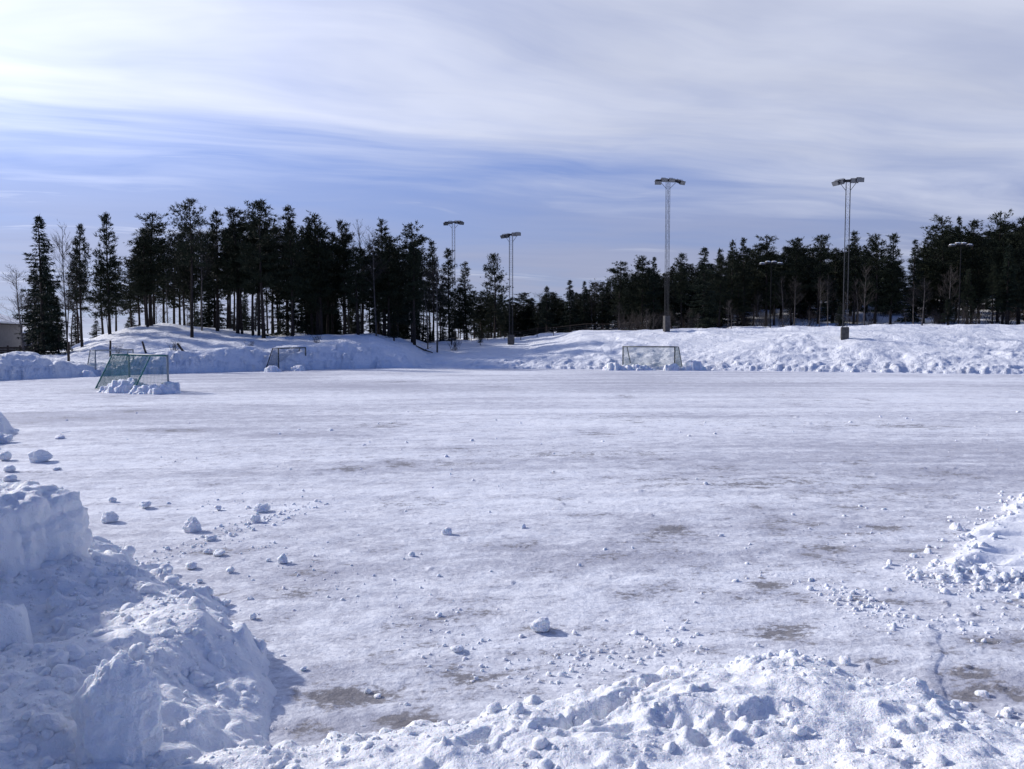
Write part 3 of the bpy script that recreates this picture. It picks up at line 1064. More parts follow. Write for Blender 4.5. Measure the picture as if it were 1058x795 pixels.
# ------------------------------------------------------------------ goals
def make_goal(name, near, far, depth_dir, height, d_top, d_bot, mat, netmat, label, z0=0.0, string=0.007, cell=0.11):
    """near/far: feet of the two front posts; depth_dir: unit vector to the back of the net"""
    root = empty(name, (near[0], near[1], z0))
    A = Vector((0, 0, 0))
    B = Vector((far[0] - near[0], far[1] - near[1], 0))
    D = Vector((depth_dir[0], depth_dir[1], 0)).normalized()
    up = Vector((0, 0, height))
    for P in (A, B):
        mb = MB()
        mb.tube([P + Vector((0, 0, -0.15)), P + up + Vector((0, 0, 0.05))], 0.055, 10)
        mb.obj('post', mat, root, True)
        mb = MB()
        mb.tube([P + up, P + up + D * d_top, P + D * d_bot + Vector((0, 0, 0.03))], 0.042, 8)
        mb.obj('side_brace', netmat if string < 0.0085 and mat is M_ALU and height == 2.0 else mat, root, True)
        mb = MB()
        mb.tube([P + Vector((0, 0, 0.03)), P + D * d_bot + Vector((0, 0, 0.03))], 0.03, 8)
        mb.obj('ground_tube', mat, root, True)
    mb = MB()
    mb.tube([A + up, B + up], 0.055, 10)
    mb.obj('crossbar', mat, root, True)
    mb = MB()
    mb.tube([A + D * d_bot + Vector((0, 0, 0.03)), B + D * d_bot + Vector((0, 0, 0.03))], 0.03, 8)
    mb.obj('back_tube', mat, root, True)
    nb = MB()
    L = (B - A).length
    prof = [up - D * 0.0, up + D * d_top, D * d_bot + Vector((0, 0, 0.05))]
    # knotted strings across the roof and back
    n = int(L / cell)
    for k in range(n + 1):
        o = A + (B - A) * (k / n)
        nb.tube([o + prof[0], o + prof[1] - Vector((0, 0, 0.04 * math.sin(k))), o + (prof[1] + prof[2]) / 2 + D * (-0.06), o + prof[2]], string, 3, False)
    segs = [(prof[0], prof[1]), (prof[1], prof[2])]
    for (p, q) in segs:
        m_ = max(2, int((q - p).length / cell))
        for k in range(m_ + 1):
            o = p + (q - p) * (k / m_)
            if q is prof[2]:
                o = o - D * 0.06 * math.sin(math.pi * k / m_)
            nb.tube([A + o, B + o], string, 3, False)
    # sides
    for P in (A, B):
        m_ = int(height / cell)
        for k in range(m_ + 1):
            h = height * k / m_
            dd = d_top + (d_bot - d_top) * (1 - h / height)
            nb.tube([P + Vector((0, 0, h)), P + D * dd + Vector((0, 0, h))], string, 3, False)
        m_ = int(d_bot / cell)
        for k in range(m_ + 1):
            x = d_bot * k / m_
            h = height if x <= d_top else height * (d_bot - x) / (d_bot - d_top)
            nb.tube([P + D * x, P + D * x + Vector((0, 0, max(h, 0.05)))], string, 3, False)
    nb.obj('net', netmat, root)
    return tag(root, label, 'goal', 'football goals around the field')


def perp(a, b, side):
    d = (Vector((b[0] - a[0], b[1] - a[1]))).normalized()
    return Vector((-d.y, d.x)) * side


# near goal, seen from behind its side
na = gnd(174, 405)
na = (na.x, na.y)
nb_ = at(134, 397, na[1] + 3.4)
nb_ = (nb_.x, nb_.y)
GD = perp(na, nb_, 1)
make_goal('football_goal', na, nb_, GD, 2.0, 0.95, 1.95, M_ALU, M_NET, 'nearest goal with grey posts and teal net, half sunk in snow', 0.0, 0.0075, 0.075)
# goal against the far bank
fa, fb = at(643.5, 380, 76.6), at(697, 380, 74.6)
make_goal('football_goal', (fa.x, fa.y), (fb.x, fb.y), (0.62, 0.8), 2.0, 0.75, 1.6, M_DARKGOAL, M_PALENET, 'goal with dark frame standing against the sunlit bank', 0.15, 0.011, 0.11)
# two goals along the shaded bank
ga_, gb_ = at(288, 383, 72.6), at(316, 381, 76.6)
make_goal('football_goal', (ga_.x, ga_.y), (gb_.x, gb_.y), perp(ga_, gb_, 1), 2.0, 0.6, 1.4, M_DARKGOAL, M_DARKGOAL, 'small dark goal in front of the shaded bank beneath the pines', 0.05, 0.006, 0.12)
ga_, gb_ = at(99, 387, 63.6), at(138, 386, 67.2)
make_goal('football_goal', (ga_.x, ga_.y), (gb_.x, gb_.y), perp(ga_, gb_, 1), 1.95, 0.5, 1.0, M_ALU, M_PALENET, 'grey goal partly hidden behind the nearest goal', 0.05, 0.006, 0.12)


def snow_pile(cx, cy, rx, ry, h, seed, res=0.05, group=None, shape=None):
    r = np.random.default_rng(seed)
    x = np.arange(cx - rx * 1.4, cx + rx * 1.4, res)
    y = np.arange(cy - ry * 1.4, cy + ry * 1.4, res)
    X, Y = np.meshgrid(x, y)
    d = np.sqrt(((X - cx) / rx) ** 2 + ((Y - cy) / ry) ** 2) + 0.35 * fbm(X * 1.2, Y * 1.2, 3, seed)
    Z = h * (1 - sstep(d, 0.35, 1.05)) - 0.06 - 0.1 * sstep(d, 1, 1.4)
    Z += sstep(1 - d, 0, 0.3) * 0.25 * h * fbm(X * 2, Y * 2, 3, seed + 2)
    for _ in range(int(60 * rx * ry) + 30):
        a, q = r.uniform(0, 6.28), math.sqrt(r.uniform(0, 1))
        stamp(Z, x, y, cx + rx * q * math.cos(a), cy + ry * q * math.sin(a), r.uniform(0.08, 0.2), 0.4, r, 0.9)
    P = np.stack([X, Y, Z], -1)
    o = link('snow_pile', grid_mesh('snow_pile', P, M_SNOW))
    return tag(o, kind='structure')


gc = Vector(na) + GD * 1.55
snow_pile(gc.x - 1.1, gc.y + 0.9, 1.5, 1.1, 0.66, 61)
snow_pile(gc.x + 0.9, gc.y - 0.15, 1.5, 0.75, 0.45, 62)
snow_pile(na[0] + 0.05, na[1] + 0.1, 0.42, 0.5, 0.50, 63, 0.035)
snow_pile(fa.x + 1.0, 75.0, 2.0, 0.8, 0.45, 64, 0.08)
snow_pile(fb.x + 1.7, 74.9, 1.4, 0.9, 0.85, 65, 0.08)
snow_pile(fb.x - 0.3, 74.6, 0.7, 0.5, 0.6, 66, 0.07)
snow_pile(fa.x - 1.0, 75.2, 1.0, 0.8, 0.75, 67, 0.08)
t_ = at(283, 384, 71.5)
snow_pile(t_.x, t_.y, 0.7, 0.6, 0.5, 68, 0.07)
t_ = at(309, 384, 73.6)
snow_pile(t_.x, t_.y, 0.6, 0.6, 0.5, 69, 0.07)
t_ = at(92, 388, 62.6)
snow_pile(t_.x, t_.y, 0.6, 0.6, 0.45, 70, 0.07)


# ------------------------------------------------------------------ floodlight masts
def lattice(mb, mr, H0, H1, w):
    """mb: list of MB per leg, mr: MB for the lacing"""
    n = int((H1 - H0) / 0.55)
    c = [Vector((sx * w / 2, sy * w / 2, 0)) for (sx, sy) in ((-1, -1), (1, -1), (1, 1), (-1, 1))]
    for k in range(4):
        mb[k].tube([c[k] + Vector((0, 0, H0)), c[k] + Vector((0, 0, H1))], 0.024, 5)
    for i in range(n + 1):
        z = H0 + (H1 - H0) * i / n
        z2 = H0 + (H1 - H0) * (i + 1) / n
        for k in range(4):
            a, b_ = c[k], c[(k + 1) % 4]
            mr.tube([a + Vector((0, 0, z)), b_ + Vector((0, 0, z))], 0.006, 3, False)
            if i < n:
                s_, e_ = (a, b_) if (i + k) % 2 else (b_, a)
                mr.tube([s_ + Vector((0, 0, z)), e_ + Vector((0, 0, z2))], 0.006, 3, False)


def floodlight(root, p, aim, tilt, size=(0.74, 0.6, 0.42), mat=M_LAMP):
    R = Matrix.Rotation(aim, 3, 'Z') @ Matrix.Rotation(tilt, 3, 'X')
    mb = MB()
    x, y, z = size
    v = [(-x * .32, -y * .5, -z * .3), (x * .32, -y * .5, -z * .3), (x * .32, -y * .5, z * .3), (-x * .32, -y * .5, z * .3),
         (-x * .5, y * .5, -z * .5), (x * .5, y * .5, -z * .5), (x * .5, y * .5, z * .5), (-x * .5, y * .5, z * .5)]
    v = [(R @ Vector(q) + p)[:] for q in v]
    mb.add(v, [(0, 3, 2, 1), (4, 5, 6, 7), (0, 1, 5, 4), (2, 3, 7, 6), (0, 4, 7, 3), (1, 2, 6, 5)])
    fl = mb.obj('floodlight', mat, root)
    mb = MB()
    mb.box(R @ Vector((0, y * .5 + 0.006, 0)) + p, (x * 0.9, 0.012, z * 0.86), R)
    mb.obj('glass', M_GLASS, fl)
    mb = MB()
    mb.tube([p + R @ Vector((-x * .5 - .02, 0, 0)), p + Vector((0, 0, 0.26)) + R @ Vector((-x * .3, 0, 0)), p + Vector((0, 0, 0.26)) + R @ Vector((x * .3, 0, 0)), p + R @ Vector((x * .5 + .02, 0, 0))], 0.02, 4)
    mb.obj('bracket', M_MAST, fl)


def make_mast(px, py_foot, Y, py_top, w, label, rz, lamps, ped=(0.75, 1.7), arm=1.5):
    base = at(px, py_foot, Y)
    base.z = ter(base.x, base.y)
    top = at(px, py_top, Y).z - base.z
    root = empty('floodlight_mast', base, rz)
    mb = MB()
    pw, ph = ped
    mb.box((0, 0, ph / 2 - 0.8), (pw, pw, ph + 1.6))
    o = mb.obj('concrete_foot', M_CONC, root)
    bv = o.modifiers.new('worn_edges', 'BEVEL')
    bv.width = 0.04
    bv.segments = 2
    legs = [MB() for _ in range(4)]
    lac = MB()
    lattice(legs, lac, ph, top - 0.1, w)
    for l_ in legs:
        l_.obj('leg', M_MAST, root)
    lac.obj('lacing', M_MAST, root)
    mb = MB()
    for sy in (-0.14, 0.14):
        mb.box((0, sy, top), (2 * arm, 0.09, 0.12))
    mb.box((0, 0, top + 0.1), (0.9, 0.5, 0.06))
    mb.obj('crossarm', M_MAST, root)
    for sx in (-1, 1):
        mb = MB()
        mb.tube([(sx * w / 2, 0, top - 0.9), (sx * arm * .7, 0, top - 0.05)], 0.025, 4)
        mb.obj('strut', M_MAST, root)
    for (x, y, z, aim, tilt) in lamps:
        floodlight(root, Vector((x, y, top + z)), aim, tilt)
    return tag(root, label, 'floodlight mast', 'floodlight masts round the field')


PI = math.pi
make_mast(688.5, 347, 92, 187, 0.34, 'tall lattice mast on the bank behind the dark framed goal', 0.25,
          [(-1.3, -.1, -.22, PI * .95, -.5), (1.2, .05, .0, PI * 1.25, -.35), (1.55, -.1, -.1, PI * 1.1, -.5), (-.55, 0, .05, PI, -.2), (0.35, 0, .06, PI, -.2)],
          (0.62, 1.75))
make_mast(872.5, 358, 79, 187.5, 0.38, 'tall lattice mast on a squat foot, rightmost above the bank', -0.3,
          [(-1.0, 0, -.05, PI * .75, -.55), (-.6, 0, .02, PI * .8, -.5), (.45, 0, .0, PI * 1.1, -.15), (.95, 0, .05, PI * 1.1, -.1)], (0.72, 1.1), 1.15)
make_mast(528, 362, 103, 243, 0.4, 'lattice mast beside the lone pine above the low bank', -0.2,
          [(-.9, 0, -.1, PI * .8, -.5), (-.45, 0, -.05, PI * .8, -.5), (.4, 0, .05, PI * 1.1, -.15), (.85, 0, .08, PI * 1.1, -.1)], (0.75, 1.2), 1.15)
make_mast(469, 351, 124, 230, 0.4, 'lattice mast rising from the trees left of the lone pine', 0.15,
          [(-1.1, 0, -.18, PI * .9, -.5), (-.5, 0, -.02, PI, -.3), (.45, 0, .05, PI * 1.15, -.3), (.95, 0, .05, PI * 1.2, -.4), (1.15, -.1, -.05, PI * 1.1, -.5)], (0.75, 1.6), 1.3)


def lamp_post(px, py_top, Y, label, arm=1.25):
    p = at(px, py_top, Y)
    z0 = ter(p.x, p.y)
    root = empty('lamp_post', (p.x, p.y, z0), 0.2)
    h = p.z - z0
    mb = MB()
    mb.tube([(0, 0, -.3), (0, 0, h)], [0.08, 0.045], 8)
    mb.obj('pole', M_BLACK, root)
    mb = MB()
    mb.box((0, 0, h), (2 * arm, 0.08, 0.08))
    mb.obj('crossarm', M_BLACK, root)
    for x, dz in ((-1.2, -0.12), (-.45, 0.08), (.35, .1), (1.15, -.05)):
        x *= arm / 1.25
        mb = MB()
        mb.box((x, 0, h + dz + 0.1), (0.6, 0.5, 0.16))
        l_ = mb.obj('lamp_head', M_LAMP, root)
        mb = MB()
        d, f = ICO[2]
        mb.add(d * np.array([0.32, 0.27, 0.09]) + np.array([x, 0, h + dz + 0.2]), f)
        mb.obj('snow_cap', M_SNOW, l_, True)
    return tag(root, label, 'lamp post', 'lamp posts in front of the wood')


lamp_post(797, 273, 99, 'lamp post with snow capped heads before the wood left of rightmost mast')
lamp_post(993, 254, 95, 'lamp post with snow capped heads before the darkest wood far right')


# ------------------------------------------------------------------ trees
def unit(v):
    return v / (np.linalg.norm(v, axis=-1, keepdims=True) + 1e-9)


def tufts(mb, c, out, size, k, r, width=0.10, spread=0.9):
    """k needle blades round each centre"""
    N = len(c)
    cc = np.repeat(c, k, 0) + r.normal(0, 0.10, (N * k, 3)) * np.repeat(size, k)[:, None] * 2
    dd = unit(np.repeat(out, k, 0) + r.normal(0, spread, (N * k, 3)))
    ln = np.repeat(size, k) * r.uniform(0.7, 1.4, N * k)
    mb.blades(cc, dd, ln, width * r.uniform(0.7, 1.5, N * k), r)


def trunk_line(H_, r, bend=0.25, n=9):
    a, b_ = r.uniform(0, 6.28, 2)
    pts = []
    for i in range(n):
        t = i / (n - 1)
        pts.append((bend * t * math.sin(a + 2.2 * t), bend * t * math.cos(b_ + 1.8 * t), H_ * t))
    return pts


def pine(seed, H_=16.0, crown=0.55, Rm=2.1, dens=1.0, top_flat=0.5):
    """Scots pine: bare trunk below, layered tufted crown above"""
    r = np.random.default_rng(seed)
    line = trunk_line(H_, r, 0.4)
    tb = MB()
    rad = [0.19 * (1 - 0.86 * (i / 8)) + 0.012 for i in range(9)]
    rad[0] = 0.24
    line[0] = (line[0][0], line[0][1], -0.4)
    tb.tube(line, rad, 7)
    cb = MB()
    lz = np.array([p[2] for p in line])
    lx = np.array([p[0] for p in line])
    ly = np.array([p[1] for p in line])
    z = H_ * (1 - crown)
    while z < H_ * 0.985:
        t = (z - H_ * (1 - crown)) / (H_ * crown)
        env = Rm * ((0.55 + 0.75 * t - 1.15 * t ** (2.2 + top_flat)) if top_flat >= 0.4 else (0.78 + 0.35 * t - 1.02 * t ** 1.35)) * (0.9 + 0.1 * math.sin(z * 3))
        env = max(env, 0.32)
        for k in range(r.integers(5, 8)):
            if r.random() < 0.18:
                continue
            a = r.uniform(0, 6.28)
            L = env * r.uniform(0.5, 1.18)
            rise = (-0.10 + 0.75 * t) * L + r.normal(0, 0.12)
            b0 = np.array([np.interp(z, lz, lx), np.interp(z, lz, ly), z + r.normal(0, 0.1)])
            d = np.array([math.cos(a), math.sin(a), 0])
            mid = b0 + d * L * 0.5 + np.array([0, 0, rise * 0.3 - 0.05 * L])
            end = b0 + d * L + np.array([0, 0, rise])
            cb.tube([b0, mid, end], [0.035, 0.022, 0.006], 3, False)
            n = max(3, int(9 * L * dens))
            s = r.uniform(0.38, 1.05, n)
            base = b0 + (mid - b0) * np.clip(s * 2, 0, 1)[:, None] + (end - mid) * np.clip(s * 2 - 1, 0, None)[:, None]
            off = r.normal(0, 1, (n, 3)) * np.array([0.22, 0.22, 0.09]) * (0.4 + 0.5 * L)
            c = base + off
            out = unit(np.tile(d * 0.7 + np.array([0, 0, 0.55]), (n, 1)) + off * 0.8)
            tufts(cb, c, out, r.uniform(0.20, 0.44, n), 6, r, 0.078, 0.62)
        z += r.uniform(0.28, 0.52)
    tp = np.array([[lx[-1], ly[-1], H_ - 0.25]] * 6) + r.normal(0, 0.14, (6, 3))
    tufts(cb, tp, np.tile([0, 0, 1.0], (6, 1)), np.full(6, 0.38), 7, r)
    # dead stubs on the bare trunk
    for _ in range(int(14)):
        z = H_ * r.uniform(0.12, max(0.2, (1 - crown) * 1.05))
        a = r.uniform(0, 6.28)
        L = r.uniform(0.3, 1.1)
        b0 = Vector((float(np.interp(z, lz, lx)), float(np.interp(z, lz, ly)), z))
        tb.tube([b0, b0 + Vector((math.cos(a) * L, math.sin(a) * L, r.normal(-0.05, 0.15)))], [0.022, 0.006], 3, False)
    return tb.mesh('trunk', M_BARK, True), cb.mesh('crown', M_PINE), H_


def spruce(seed, H_=14.0, clear=0.06, Rm=2.2, dens=1.0):
    """Norway spruce: tight cone of drooping boughs nearly to the ground"""
    r = np.random.default_rng(seed)
    line = trunk_line(H_, r, 0.12)
    line[0] = (line[0][0], line[0][1], -0.4)
    tb = MB()
    tb.tube(line, [0.2 * (1 - 0.93 * (i / 8)) + 0.008 for i in range(9)], 7)
    cb = MB()
    z = H_ * clear
    while z < H_ * 0.985:
        t = z / H_
        env = Rm * (1 - t) ** 0.80 * (0.85 + 0.15 * math.sin(z * 2.1 + seed)) + 0.10
        for k in range(r.integers(5, 8)):
            if r.random() < 0.10:
                continue
            a = r.uniform(0, 6.28)
            L = env * r.uniform(0.62, 1.15)
            d = np.array([math.cos(a), math.sin(a), 0])
            b0 = np.array([0, 0, z + r.normal(0, 0.08)])
            droop = (-0.42 + 0.7 * t) * L
            mid = b0 + d * L * 0.55 + np.array([0, 0, droop * 0.75])
            end = b0 + d * L + np.array([0, 0, droop * 0.85 + 0.05])
            cb.tube([b0, mid, end], [0.03, 0.02, 0.006], 3, False)
            n = max(3, int(7.5 * L * dens))
            s = r.uniform(0.12, 1.03, n)
            base = b0 + (mid - b0) * np.clip(s / 0.55, 0, 1)[:, None] + (end - mid) * np.clip((s - 0.55) / 0.45, 0, None)[:, None]
            side = np.array([-d[1], d[0], 0])
            w = r.normal(0, 0.17, n) * (0.5 + L * 0.5) * (1.15 - s * 0.7)
            c = base + side * w[:, None] + np.array([0, 0, -0.06])
            out = unit(np.tile(d * 0.8 + np.array([0, 0, -0.35]), (n, 1)) + side * np.sign(w)[:, None] * 0.6)
            tufts(cb, c, out, r.uniform(0.22, 0.40, n), 5, r, 0.085, 0.5)
        z += r.uniform(0.26, 0.42)
    tufts(cb, np.array([[0, 0, H_ - 0.35]] * 3), np.tile([0, 0, 1.0], (3, 1)), np.full(3, 0.4), 5, r, 0.05, 0.25)
    return tb.mesh('trunk', M_BARK, True), cb.mesh('crown', M_SPRUCE), H_


def bare(seed, H_=12.0, spread=0.55, lean=0.5, fine=2, thick=0.11):
    """leafless birch: thin trunk and rising twigs"""
    r = np.random.default_rng(seed)
    line = trunk_line(H_, r, lean)
    line[0] = (line[0][0], line[0][1], -0.4)
    tb = MB()
    tb.tube(line, [thick * (1 - 0.93 * (i / 8)) + 0.008 for i in range(9)], 6)
    cb = MB()
    P = np.array(line)

    def grow(p, d, L, rad, lev):
        pts = [p]
        dd = d.copy()
        for i in range(3):
            dd = unit(dd + r.normal(0, 0.16, 3) + np.array([0, 0, 0.10]))
            pts.append(pts[-1] + dd * L / 3)
        cb.tube(pts, [rad, rad * .75, rad * .5, rad * .3], 3, False)
        if lev > 0:
            for _ in range(5 if lev == 1 else 4):
                s = r.uniform(0.25, 1.0)
                q = pts[0] + (pts[-1] - pts[0]) * s
                i = min(2, int(s * 3))
                q = pts[i] + (pts[i + 1] - pts[i]) * (s * 3 - i)
                nd = unit(dd + r.normal(0, spread, 3) + np.array([0, 0, 0.2]))
                grow(q, nd, L * r.uniform(0.4, 0.65), max(rad * 0.5, 0.008), lev - 1)
    for k in range(30):
        t = r.uniform(0.30, 0.98)
        z = H_ * t
        b0 = np.array([np.interp(z, P[:, 2], P[:, 0]), np.interp(z, P[:, 2], P[:, 1]), z])
        a = r.uniform(0, 6.28)
        d = unit(np.array([math.cos(a) * spread * 1.4, math.sin(a) * spread * 1.4, 0.8]))
        grow(b0, d, H_ * 0.22 * (1.15 - t) + 0.5, 0.022, fine)
    return tb.mesh('trunk', M_GREYBARK, True), cb.mesh('crown', M_TWIG), H_


def thicket_mesh(seed, H_=2.2, n=26):
    r = np.random.default_rng(seed)
    cb = MB()
    for _ in range(n):
        a = r.uniform(0, 6.28)
        p = np.array([r.normal(0, 0.35), r.normal(0, 0.35), -0.1])
        d = unit(np.array([math.cos(a) * 0.5, math.sin(a) * 0.5, 1.0]))
        L = H_ * r.uniform(0.5, 1.1)
        q = p + d * L + r.normal(0, 0.1, 3)
        cb.tube([p, (p + q) / 2 + r.normal(0, .06, 3), q], [0.016, 0.012, 0.005], 3, False)
        for _ in range(5):
            s = r.uniform(0.35, 1)
            m = p + (q - p) * s
            cb.tube([m, m + unit(d + r.normal(0, 0.6, 3)) * L * 0.3], [0.008, 0.004], 3, False)
    return cb.mesh('shrub_twigs', M_TWIG)


PINES = [pine(401, 16, 0.60, 2.7, 1.0, 0.1), pine(402, 16, 0.62, 3.0), pine(403, 16, 0.56, 2.4, 1.0, 0.2), pine(404, 16, 0.68, 2.8, 1.1, 0.3), pine(405, 16, 0.70, 3.2, 1.0), pine(406, 16, 0.60, 2.8, .9)]
FULLP = [pine(411, 14, 0.82, 3.0, 1.0, 0.2), pine(412, 14, 0.78, 3.2, 1.0), pine(413, 14, 0.86, 2.9, 1.0, 0.1)]
LONE = pine(421, 12, 0.78, 3.1, 0.7, 0.9)
TALL = pine(422, 17, 0.46, 2.9, 0.8, 0.9)
SPRUCES = [spruce(431, 14, 0.06, 2.7), spruce(432, 14, 0.04, 3.1), spruce(433, 14, 0.10, 2.2), spruce(434, 14, 0.22, 2.4)]
BARES = [bare(441), bare(442, 12, 0.7, 0.9), bare(443, 12, 0.45, 0.3), bare(444, 8, 0.5, 0.4, 1, 0.07)]
SHRUBS = [thicket_mesh(451), thicket_mesh(452, 2.0, 34)]
KNOLL_G, RIGHT_G, MID_G = 'trees of the wood on the knoll', 'trees of the wood behind the long bank', 'trees behind the low middle bank'


def tree(name, proto, px, py_top, Y, label, cat, group=None, wide=1.0, rz=None, lean=0.0):
    tm, cm, H_ = proto
    p = at(px, py_top, Y)
    z0 = ter(p.x, p.y)
    h = max(2.0, p.z - z0)
    s = h / H_
    root = empty(name, (p.x, p.y, z0 - 0.05), random.uniform(0, 6.28) if rz is None else rz)
    root.rotation_euler[0] = lean
    w = (s ** 0.6) * wide
    root.scale = (w, w, s)
    link('trunk', tm, root)
    link('crown', cm, root)
    tag(root, label, cat, group)
    return root


# --- trees that stand out, each told apart by its own look and place
NAMED = [
    ('spruce_tree', SPRUCES[1], 40, 222, 80, 'broad dark spruce standing tallest at the left end of the wood', 'spruce', 1.0),
    ('pine_tree', PINES[0], 81, 232, 84, 'slim pine between the broad end spruce and the conical pine', 'pine', 0.72),
    ('pine_tree', FULLP[0], 110, 221, 88, 'conical pine with a gap of sky on both sides', 'pine', 0.82),
    ('pine_tree', PINES[4], 153, 221, 93, 'broad crowned pine at the left shoulder of the knoll', 'pine', 1.25),
    ('pine_tree', TALL, 195, 206, 86, 'tall pine with a clear bare trunk on the open knoll', 'pine', 0.9),
    ('pine_tree', PINES[3], 222, 219, 95, 'pine right of the tall clear trunked pine', 'pine', 1.05),
    ('pine_tree', PINES[1], 243, 215, 94, 'pine second right of the tall clear trunked pine', 'pine', 1.05),
    ('pine_tree', PINES[5], 270, 207, 90, 'highest topped pine in the middle of the knoll wood', 'pine', 1.1),
    ('pine_tree', PINES[3], 300, 214, 92, 'pine just right of the highest topped middle pine', 'pine', 0.95),
    ('pine_tree', FULLP[1], 326, 223, 95, 'dense dark pine above the small dark goal', 'pine', 1.05),
    ('pine_tree', PINES[1], 354, 228, 97, 'pine left of the leafless grey birch crown', 'pine', 0.75),
    ('birch_tree', BARES[0], 372, 231, 100, 'leafless grey birch showing between two pine crowns', 'birch', 0.8),
    ('pine_tree', FULLP[2], 396, 227, 96, 'dense pine just right of the leafless birch crown', 'pine', 1.0),
    ('pine_tree', PINES[4], 427, 232, 100, 'high round topped pine near the right end of knoll wood', 'pine', 1.0),
    ('pine_tree', PINES[3], 447, 250, 112, 'lower pine left of the mast that rises from trees', 'pine', 0.9),
    ('pine_tree', FULLP[0], 464, 257, 117, 'dense pine directly before the mast that rises from trees', 'pine', 0.9),
    ('pine_tree', FULLP[2], 482, 271, 118, 'stepped pine sloping down right of that mast', 'pine', 1.0),
    ('pine_tree', LONE, 511, 263, 119, 'lone open crowned pine with layered boughs against the sky', 'pine', 0.85),
    ('birch_tree', BARES[2], 66, 236, 82, 'leafless tree with thin upright twigs beside the end spruce', 'birch', 0.9),
    ('birch_tree', BARES[1], 22, 280, 78, 'spreading leafless tree at the outer left edge of the wood', 'birch', 1.3),
    ('spruce_tree', SPRUCES[3], 565, 295, 118, 'short pointed conifer with sky around it behind middle bank', 'spruce', 1.1),
    ('spruce_tree', SPRUCES[2], 589, 289, 120, 'sharp tipped small spruce in the low middle wood', 'spruce', 1.2),
    ('spruce_tree', SPRUCES[2], 604, 290, 122, 'narrow spruce right beside the sharp tipped small spruce', 'spruce', 0.9),
    ('pine_tree', PINES[4], 640, 270, 112, 'round headed pine where the middle wood steps up', 'pine', 1.1),
    ('pine_tree', FULLP[1], 664, 265, 112, 'bushy pine just left of the tall mast with angled lamps', 'pine', 1.0),
    ('spruce_tree', SPRUCES[0], 676, 265, 110, 'dark spruce tip touching the tall mast on its left', 'spruce', 0.85),
    ('pine_tree', PINES[1], 705, 262, 108, 'thin pale green pine just right of the tall mast', 'pine', 0.7),
    ('spruce_tree', SPRUCES[1], 728, 255, 102, 'big black spruce reaching down to the bank', 'spruce', 1.15),
    ('pine_tree', PINES[3], 744, 258, 106, 'pine leaning on the right side of the big black spruce', 'pine', 0.8),
    ('pine_tree', PINES[2], 757, 248, 112, 'slim pine head second right of the big black spruce', 'pine', 0.8),
    ('pine_tree', PINES[0], 770, 246, 112, 'pine head third right of the big black spruce', 'pine', 0.85),
    ('pine_tree', PINES[4], 793, 243, 112, 'wide dark pine above the left snow capped lamp post', 'pine', 1.1),
    ('pine_tree', PINES[1], 822, 246, 112, 'twin looking pine top right of the left lamp post', 'pine', 1.0),
    ('pine_tree', PINES[5], 847, 243, 110, 'round pine top left of the rightmost mast', 'pine', 1.0),
    ('pine_tree', PINES[3], 884, 240, 108, 'tall pine top directly right of the rightmost mast', 'pine', 0.95),
    ('pine_tree', FULLP[1], 906, 243, 106, 'full pine left of the notch of sky in right wood', 'pine', 1.0),
    ('pine_tree', FULLP[0], 922, 242, 106, 'full pine with ragged boughs bordering the notch of sky', 'pine', 0.95),
    ('spruce_tree', SPRUCES[0], 946, 247, 106, 'pointed spruce on the right side of the notch of sky', 'spruce', 1.0),
    ('pine_tree', PINES[3], 957, 245, 108, 'narrow conifer just right of the notch spruce', 'pine', 0.8),
    ('pine_tree', PINES[4], 978, 224, 106, 'rounded high pine left of the right snow capped lamp post', 'pine', 1.15),
    ('spruce_tree', SPRUCES[2], 991, 223, 108, 'slender spruce spire rising above the right lamp post', 'spruce', 0.75),
    ('pine_tree', PINES[1], 1007, 228, 106, 'flat topped pine right of the slender spruce spire', 'pine', 0.9),
    ('pine_tree', PINES[4], 1034, 220, 104, 'highest round pine crown near the right picture edge', 'pine', 1.0),
    ('pine_tree', FULLP[1], 1056, 226, 102, 'dense pine cut by the right picture edge', 'pine', 1.1),
    ('spruce_tree', SPRUCES[3], 407, 343, 88, 'tiny young fir on the end of the shaded bank', 'fir', 1.6),
    ('spruce_tree', SPRUCES[2], 868, 316, 92, 'small young spruce on the bank top beside the rightmost mast', 'spruce', 1.3),
    ('spruce_tree', SPRUCES[3], 980, 308, 93, 'small open spruce before the snowy gap in right wood', 'spruce', 1.3),
]
for (nm, pr, px, pt, Y, lab, cat, wd) in NAMED:
    tree(nm, pr, px, pt, Y, lab, cat, KNOLL_G if px < 500 else (MID_G if px < 632 else RIGHT_G), wd)

# --- the crowd behind and between them
top_px = [0, 28, 50, 66, 81, 96, 110, 130, 153, 172, 195, 222, 243, 270, 300, 326, 354, 372, 396, 427, 447, 464, 482, 496, 511, 528, 545, 565, 589, 604, 622, 640, 664, 690, 705, 728, 757, 793, 822, 847, 866, 884, 906, 922, 934, 946, 960, 978, 1007, 1034, 1058, 1140]
top_py = [330, 262, 240, 250, 245, 268, 236, 255, 230, 240, 222, 226, 222, 216, 222, 230, 238, 240, 236, 243, 258, 268, 286, 300, 300, 302, 302, 300, 296, 296, 289, 280, 275, 276, 272, 264, 258, 251, 252, 252, 256, 249, 251, 255, 292, 258, 252, 234, 236, 232, 230, 226]


